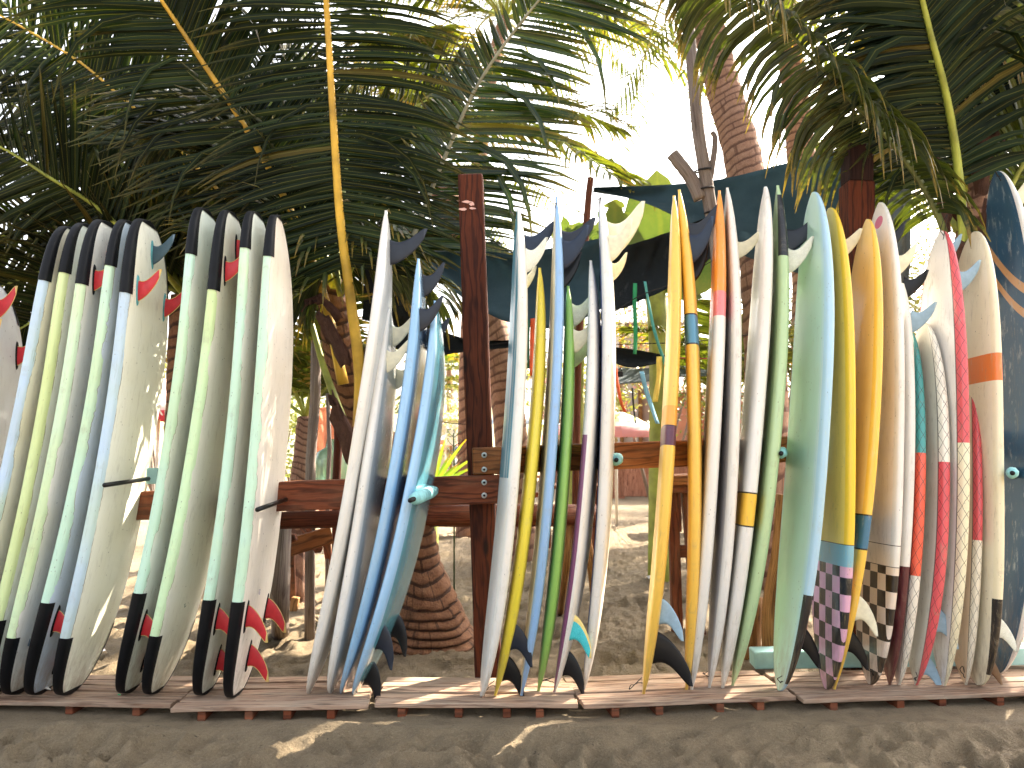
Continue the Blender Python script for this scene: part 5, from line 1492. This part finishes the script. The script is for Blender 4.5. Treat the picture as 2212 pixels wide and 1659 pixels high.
cloth('peach pink tarpaulin hanging beside the grey driftwood pole', [(655, 890, 8.6), (690, 880, 8.6), (730, 885, 8.6), (770, 900, 8.6)], [(650, 1100, 8.4), (690, 1105, 8.4), (730, 1100, 8.4), (780, 1100, 8.4)], cloth_mat('peach_tarpaulin', c8(232, 186, 160), c8(222, 168, 146), .4), .08, n=18, wr=.06, seed=12)
t = thing('bottle', 'large pale green glass bottle behind the left rail', 'bottle', at(712, 1040, 6.8))
GB_ = NB('pale_green_glass'); GB_.done(c8(170, 214, 180), .12, Transmission_Weight=.5, Alpha=1.0)
p = at(715, 1046, 6.8)
tube('bottle_body', [p, p + Vector((0, 0, .02)), p + Vector((0, 0, .2)), p + Vector((0, 0, .27)), p + Vector((0, 0, .31)), p + Vector((0, 0, .38))], lambda s: [.13, .14, .14, .12, .05, .04][min(5, int(round(s * 5)))], GB_.mat, t, 16)

for k, (x0, x1, y, D, lab) in enumerate(((1170, 1300, 1052, 10.5, 'rough wooden table beyond the rail behind the blue boards'), (1455, 1600, 1040, 12.5, 'rough wooden table far behind the golden boards'), (880, 1010, 1056, 12, 'rough wooden table beyond the left rail'), (1100, 1180, 1030, 15, 'small wooden table near the post in the distance'))):
    a, b = at(x0, y, D), at(x1, y, D)
    t = thing('wooden_table', lab, 'table', Vector(((a.x + b.x) / 2, D, 0)))
    for q in range(4):
        timber('plank', a + Vector((0, q * .17, 0)), b + Vector((0, q * .17, 0)), .15, .04, W_ORANGE, t, bevel=.004)
    for (p, yy) in ((a, .05), (b, .05), (a, .46), (b, .46)):
        s_ = .08 if p is a else -.08
        timber('leg', p + Vector((s_, yy, -.02)), Vector((p.x + s_, p.y + yy, -.1)), .08, .08, W_RED, t)
    timber('stretcher', a + Vector((.08, .25, -.35)), b + Vector((-.08, .25, -.35)), .04, .09, W_RED, t)

# people sitting beyond the rail
SKIN = plain('skin', c8(170, 112, 84), .55, .08); TEE = plain('white_tshirt', c8(232, 230, 226), .85, .05, 6); JEAN = plain('blue_shorts', c8(84, 104, 136), .85, .1); CAPM = plain('grey_blue_cap', c8(96, 104, 124), .8, .1); HAIR = plain('dark_hair', c8(46, 36, 32), .6)
def skin_mesh(name, joints, edges, mat, parent, sub=2):
    me = bpy.data.meshes.new(name)
    off = root_loc(parent)
    me.from_pydata([tuple(Vector(j[0]) - off) for j in joints], edges, [])
    o = bpy.data.objects.new(name, me); COL.objects.link(o)
    sk = o.modifiers.new('skin', 'SKIN'); sb = o.modifiers.new('sub', 'SUBSURF'); sb.levels = sb.render_levels = sub
    for i, j in enumerate(joints):
        r = j[1] if isinstance(j[1], tuple) else (j[1], j[1])
        me.skin_vertices[0].data[i].radius = r
        me.skin_vertices[0].data[i].use_root = (i == 0)
    bpy.context.view_layer.update()
    m2 = bpy.data.meshes.new_from_object(o.evaluated_get(bpy.context.evaluated_depsgraph_get()))
    bpy.data.objects.remove(o)
    m2.materials.clear(); m2.materials.append(mat)
    m2.polygons.foreach_set('use_smooth', [True] * len(m2.polygons))
    o = bpy.data.objects.new(name, m2); COL.objects.link(o); o.parent = parent
    return o
def person(label, x, yhead, D, face, cap, seat_label):
    hd = at(x, yhead, D)
    g = Vector((hd.x, D, 0)); f = Vector((math.sin(face), -math.cos(face), 0)); s = Vector((f.y, -f.x, 0)) * -1
    z0 = hd.z - .78                       # hip height below the head centre
    t = thing('person', label, 'person', g, 'people beyond the rail')
    H = g + Vector((0, 0, z0)); up = Vector((0, 0, 1))
    lean = f * .10
    chest = H + up * .40 + lean; neck = H + up * .58 + lean * 1.2; head = H + up * .74 + lean * 1.7
    J = [(H, (.15, .12)), (H + up * .2 + lean * .4, (.14, .11)), (chest, (.17, .115)), (neck - up * .03, .06), (neck + up * .06, .052)]
    E = [(0, 1), (1, 2), (2, 3), (3, 4)]
    for sd in (1, -1):
        b = len(J)
        sh = chest + up * .10 + s * sd * .17; el = sh - up * .26 + s * sd * .06 + f * .08; wr = el + f * .24 + up * .02 - s * sd * .1
        J += [(sh, .06), (el, .042), (wr, .03), (wr + f * .09, (.028, .018))]
        E += [(2, b), (b, b + 1), (b + 1, b + 2), (b + 2, b + 3)]
        for q in range(4):
            J.append((wr + f * .17 + s * (q - 1.5) * .02 - up * .01, .009)); E.append((b + 3, len(J) - 1))
        J.append((wr + f * .10 - s * sd * .05, .010)); E.append((b + 2, len(J) - 1))
        b = len(J)
        hp = H + s * sd * .09; kn = hp + f * .42 + up * .03; an = kn + f * .05 - up * min(.44, z0 - .05)
        J += [(hp, .09), (kn, .06), (an, .04), (an + f * .16 - up * .03, .035)]
        E += [(0, b), (b, b + 1), (b + 1, b + 2), (b + 2, b + 3)]
    skin_mesh('body', J, E, SKIN, t)
    T = [(H + up * .02, (.165, .135)), (H + up * .2 + lean * .4, (.155, .125)), (chest, (.185, .13)), (neck - up * .05, .08)]
    TE = [(0, 1), (1, 2), (2, 3)]
    for sd in (1, -1):
        b = len(T); sh = chest + up * .10 + s * sd * .17
        T += [(sh, .078), (sh - up * .17 + s * sd * .04 + f * .05, .066)]; TE += [(2, b), (b, b + 1)]
    skin_mesh('tshirt', T, TE, TEE, t)
    SJ = [(H - up * .02, (.165, .13))]; SE = []
    for sd in (1, -1):
        b = len(SJ); hp = H + s * sd * .09
        SJ += [(hp, .105), (hp + f * .3 + up * .02, .088)]; SE += [(0, b), (b, b + 1)]
    skin_mesh('shorts', SJ, SE, JEAN, t)
    def ell(name, c, rx, ry, rz, mat, zmin=-1.0):
        vs, fs = [], []
        for i in range(11):
            ph = math.pi * i / 10
            for k in range(16):
                a = 2 * math.pi * k / 16
                z = max(zmin, math.cos(ph)); q = math.sin(ph)
                fr = math.cos(a); jaw = 1 - .18 * max(0, -z) * (1 if fr > 0 else .4)
                vs.append(c + f * (fr * q * ry * jaw) + s * (math.sin(a) * q * rx * jaw) + up * (z * rz))
        for i in range(10):
            for k in range(16):
                fs.append((i * 16 + k, i * 16 + (k + 1) % 16, (i + 1) * 16 + (k + 1) % 16, (i + 1) * 16 + k))
        return mesh_obj(name, vs, fs, mat, t)
    ho = ell('head', head, .075, .095, .115, SKIN)
    v, fc, u = tube_data([head + f * .088 + up * .01, head + f * .115 - up * .02, head + f * .09 - up * .03], .014, 6)
    mesh_obj('nose', v, fc, SKIN, ho)
    for sd in (1, -1):
        v, fc, u = tube_data([head + s * sd * .07 + up * .02, head + s * sd * .085, head + s * sd * .07 - up * .03], .014, 6); mesh_obj('ear', v, fc, SKIN, ho)
        v, fc, u = tube_data([head + f * .086 + s * sd * .03 + up * .012, head + f * .094 + s * sd * .03 + up * .012], .010, 6); mesh_obj('eye', v, fc, HAIR, ho)
    v, fc, u = tube_data([head + f * .085 - s * .022 - up * .06, head + f * .09 - up * .06, head + f * .085 + s * .022 - up * .06], .006, 6); mesh_obj('mouth', v, fc, plain('lips', c8(140, 80, 70), .6), ho)
    ell('hair', head + up * .015 - f * .012, .083, .1, .118, HAIR, -.25)
    if cap:
        co = ell('cap', head + up * .04 - f * .005, .09, .108, .10, CAPM, 0.05)
        bv = []
        for i in range(9):
            a = -1.1 + 2.2 * i / 8
            bv += [head + up * .05 + f * (.10 * math.cos(a)) + s * (.085 * math.sin(a)), head + up * .035 + f * (.10 * math.cos(a) + .085 * math.cos(a * .8)) + s * (.08 * math.sin(a))]
        mesh_obj('cap_brim', bv, [(2 * i, 2 * i + 1, 2 * i + 3, 2 * i + 2) for i in range(8)], CAPM, co).modifiers.new('t', 'SOLIDIFY').thickness = .006
    st = thing('stool', seat_label, 'stool', g)
    zs = z0 - .12
    timber('seat', g + Vector((-.2, 0, zs)), g + Vector((.2, 0, zs)), .36, .04, W_LOG, st)
    for (a, b) in ((-.15, -.14), (.15, -.14), (-.15, .14), (.15, .14)):
        timber('leg', g + Vector((a, b, zs - .02)), g + Vector((a * 1.15, b * 1.15, -.05)), .04, .04, W_LOG, st)
person('person in a white t-shirt and grey cap sitting turned away left of the post', 1001, 973, 20.5, R(-115), True, 'wooden stool under the person in the cap')
person('person in a white t-shirt with dark hair half hidden by the post', 1021, 966, 22, R(150), False, 'wooden stool under the dark haired person')

# far hill and tree line that closes the view
def hill():
    vs, fs = [], []
    n = 90
    for i in range(n + 1):
        a = -1.25 + 2.5 * i / n
        for j, (r, hh) in enumerate(((95, -2), (110, .35), (130, .75), (160, 1.0), (230, .8))):
            h = (9 + 5 * noise.noise(Vector((a * 3, 1, 0))) + 2.5 * noise.noise(Vector((a * 11, j, 4))) + 1.2 * noise.noise(Vector((a * 40, j, 7)))) * max(hh, 0) + (hh if hh < 0 else 0)
            vs.append((math.sin(a) * r, math.cos(a) * r, h))
    for i in range(n):
        for j in range(4):
            k = i * 5 + j
            fs.append((k, k + 5, k + 6, k + 1))
    tag(mesh_obj('hill', vs, fs, plain('dry_scrub_hill', c8(150, 146, 110), .95, .3, .15)), 'pale dry wooded hill far behind the beach', kind='structure')
hill()
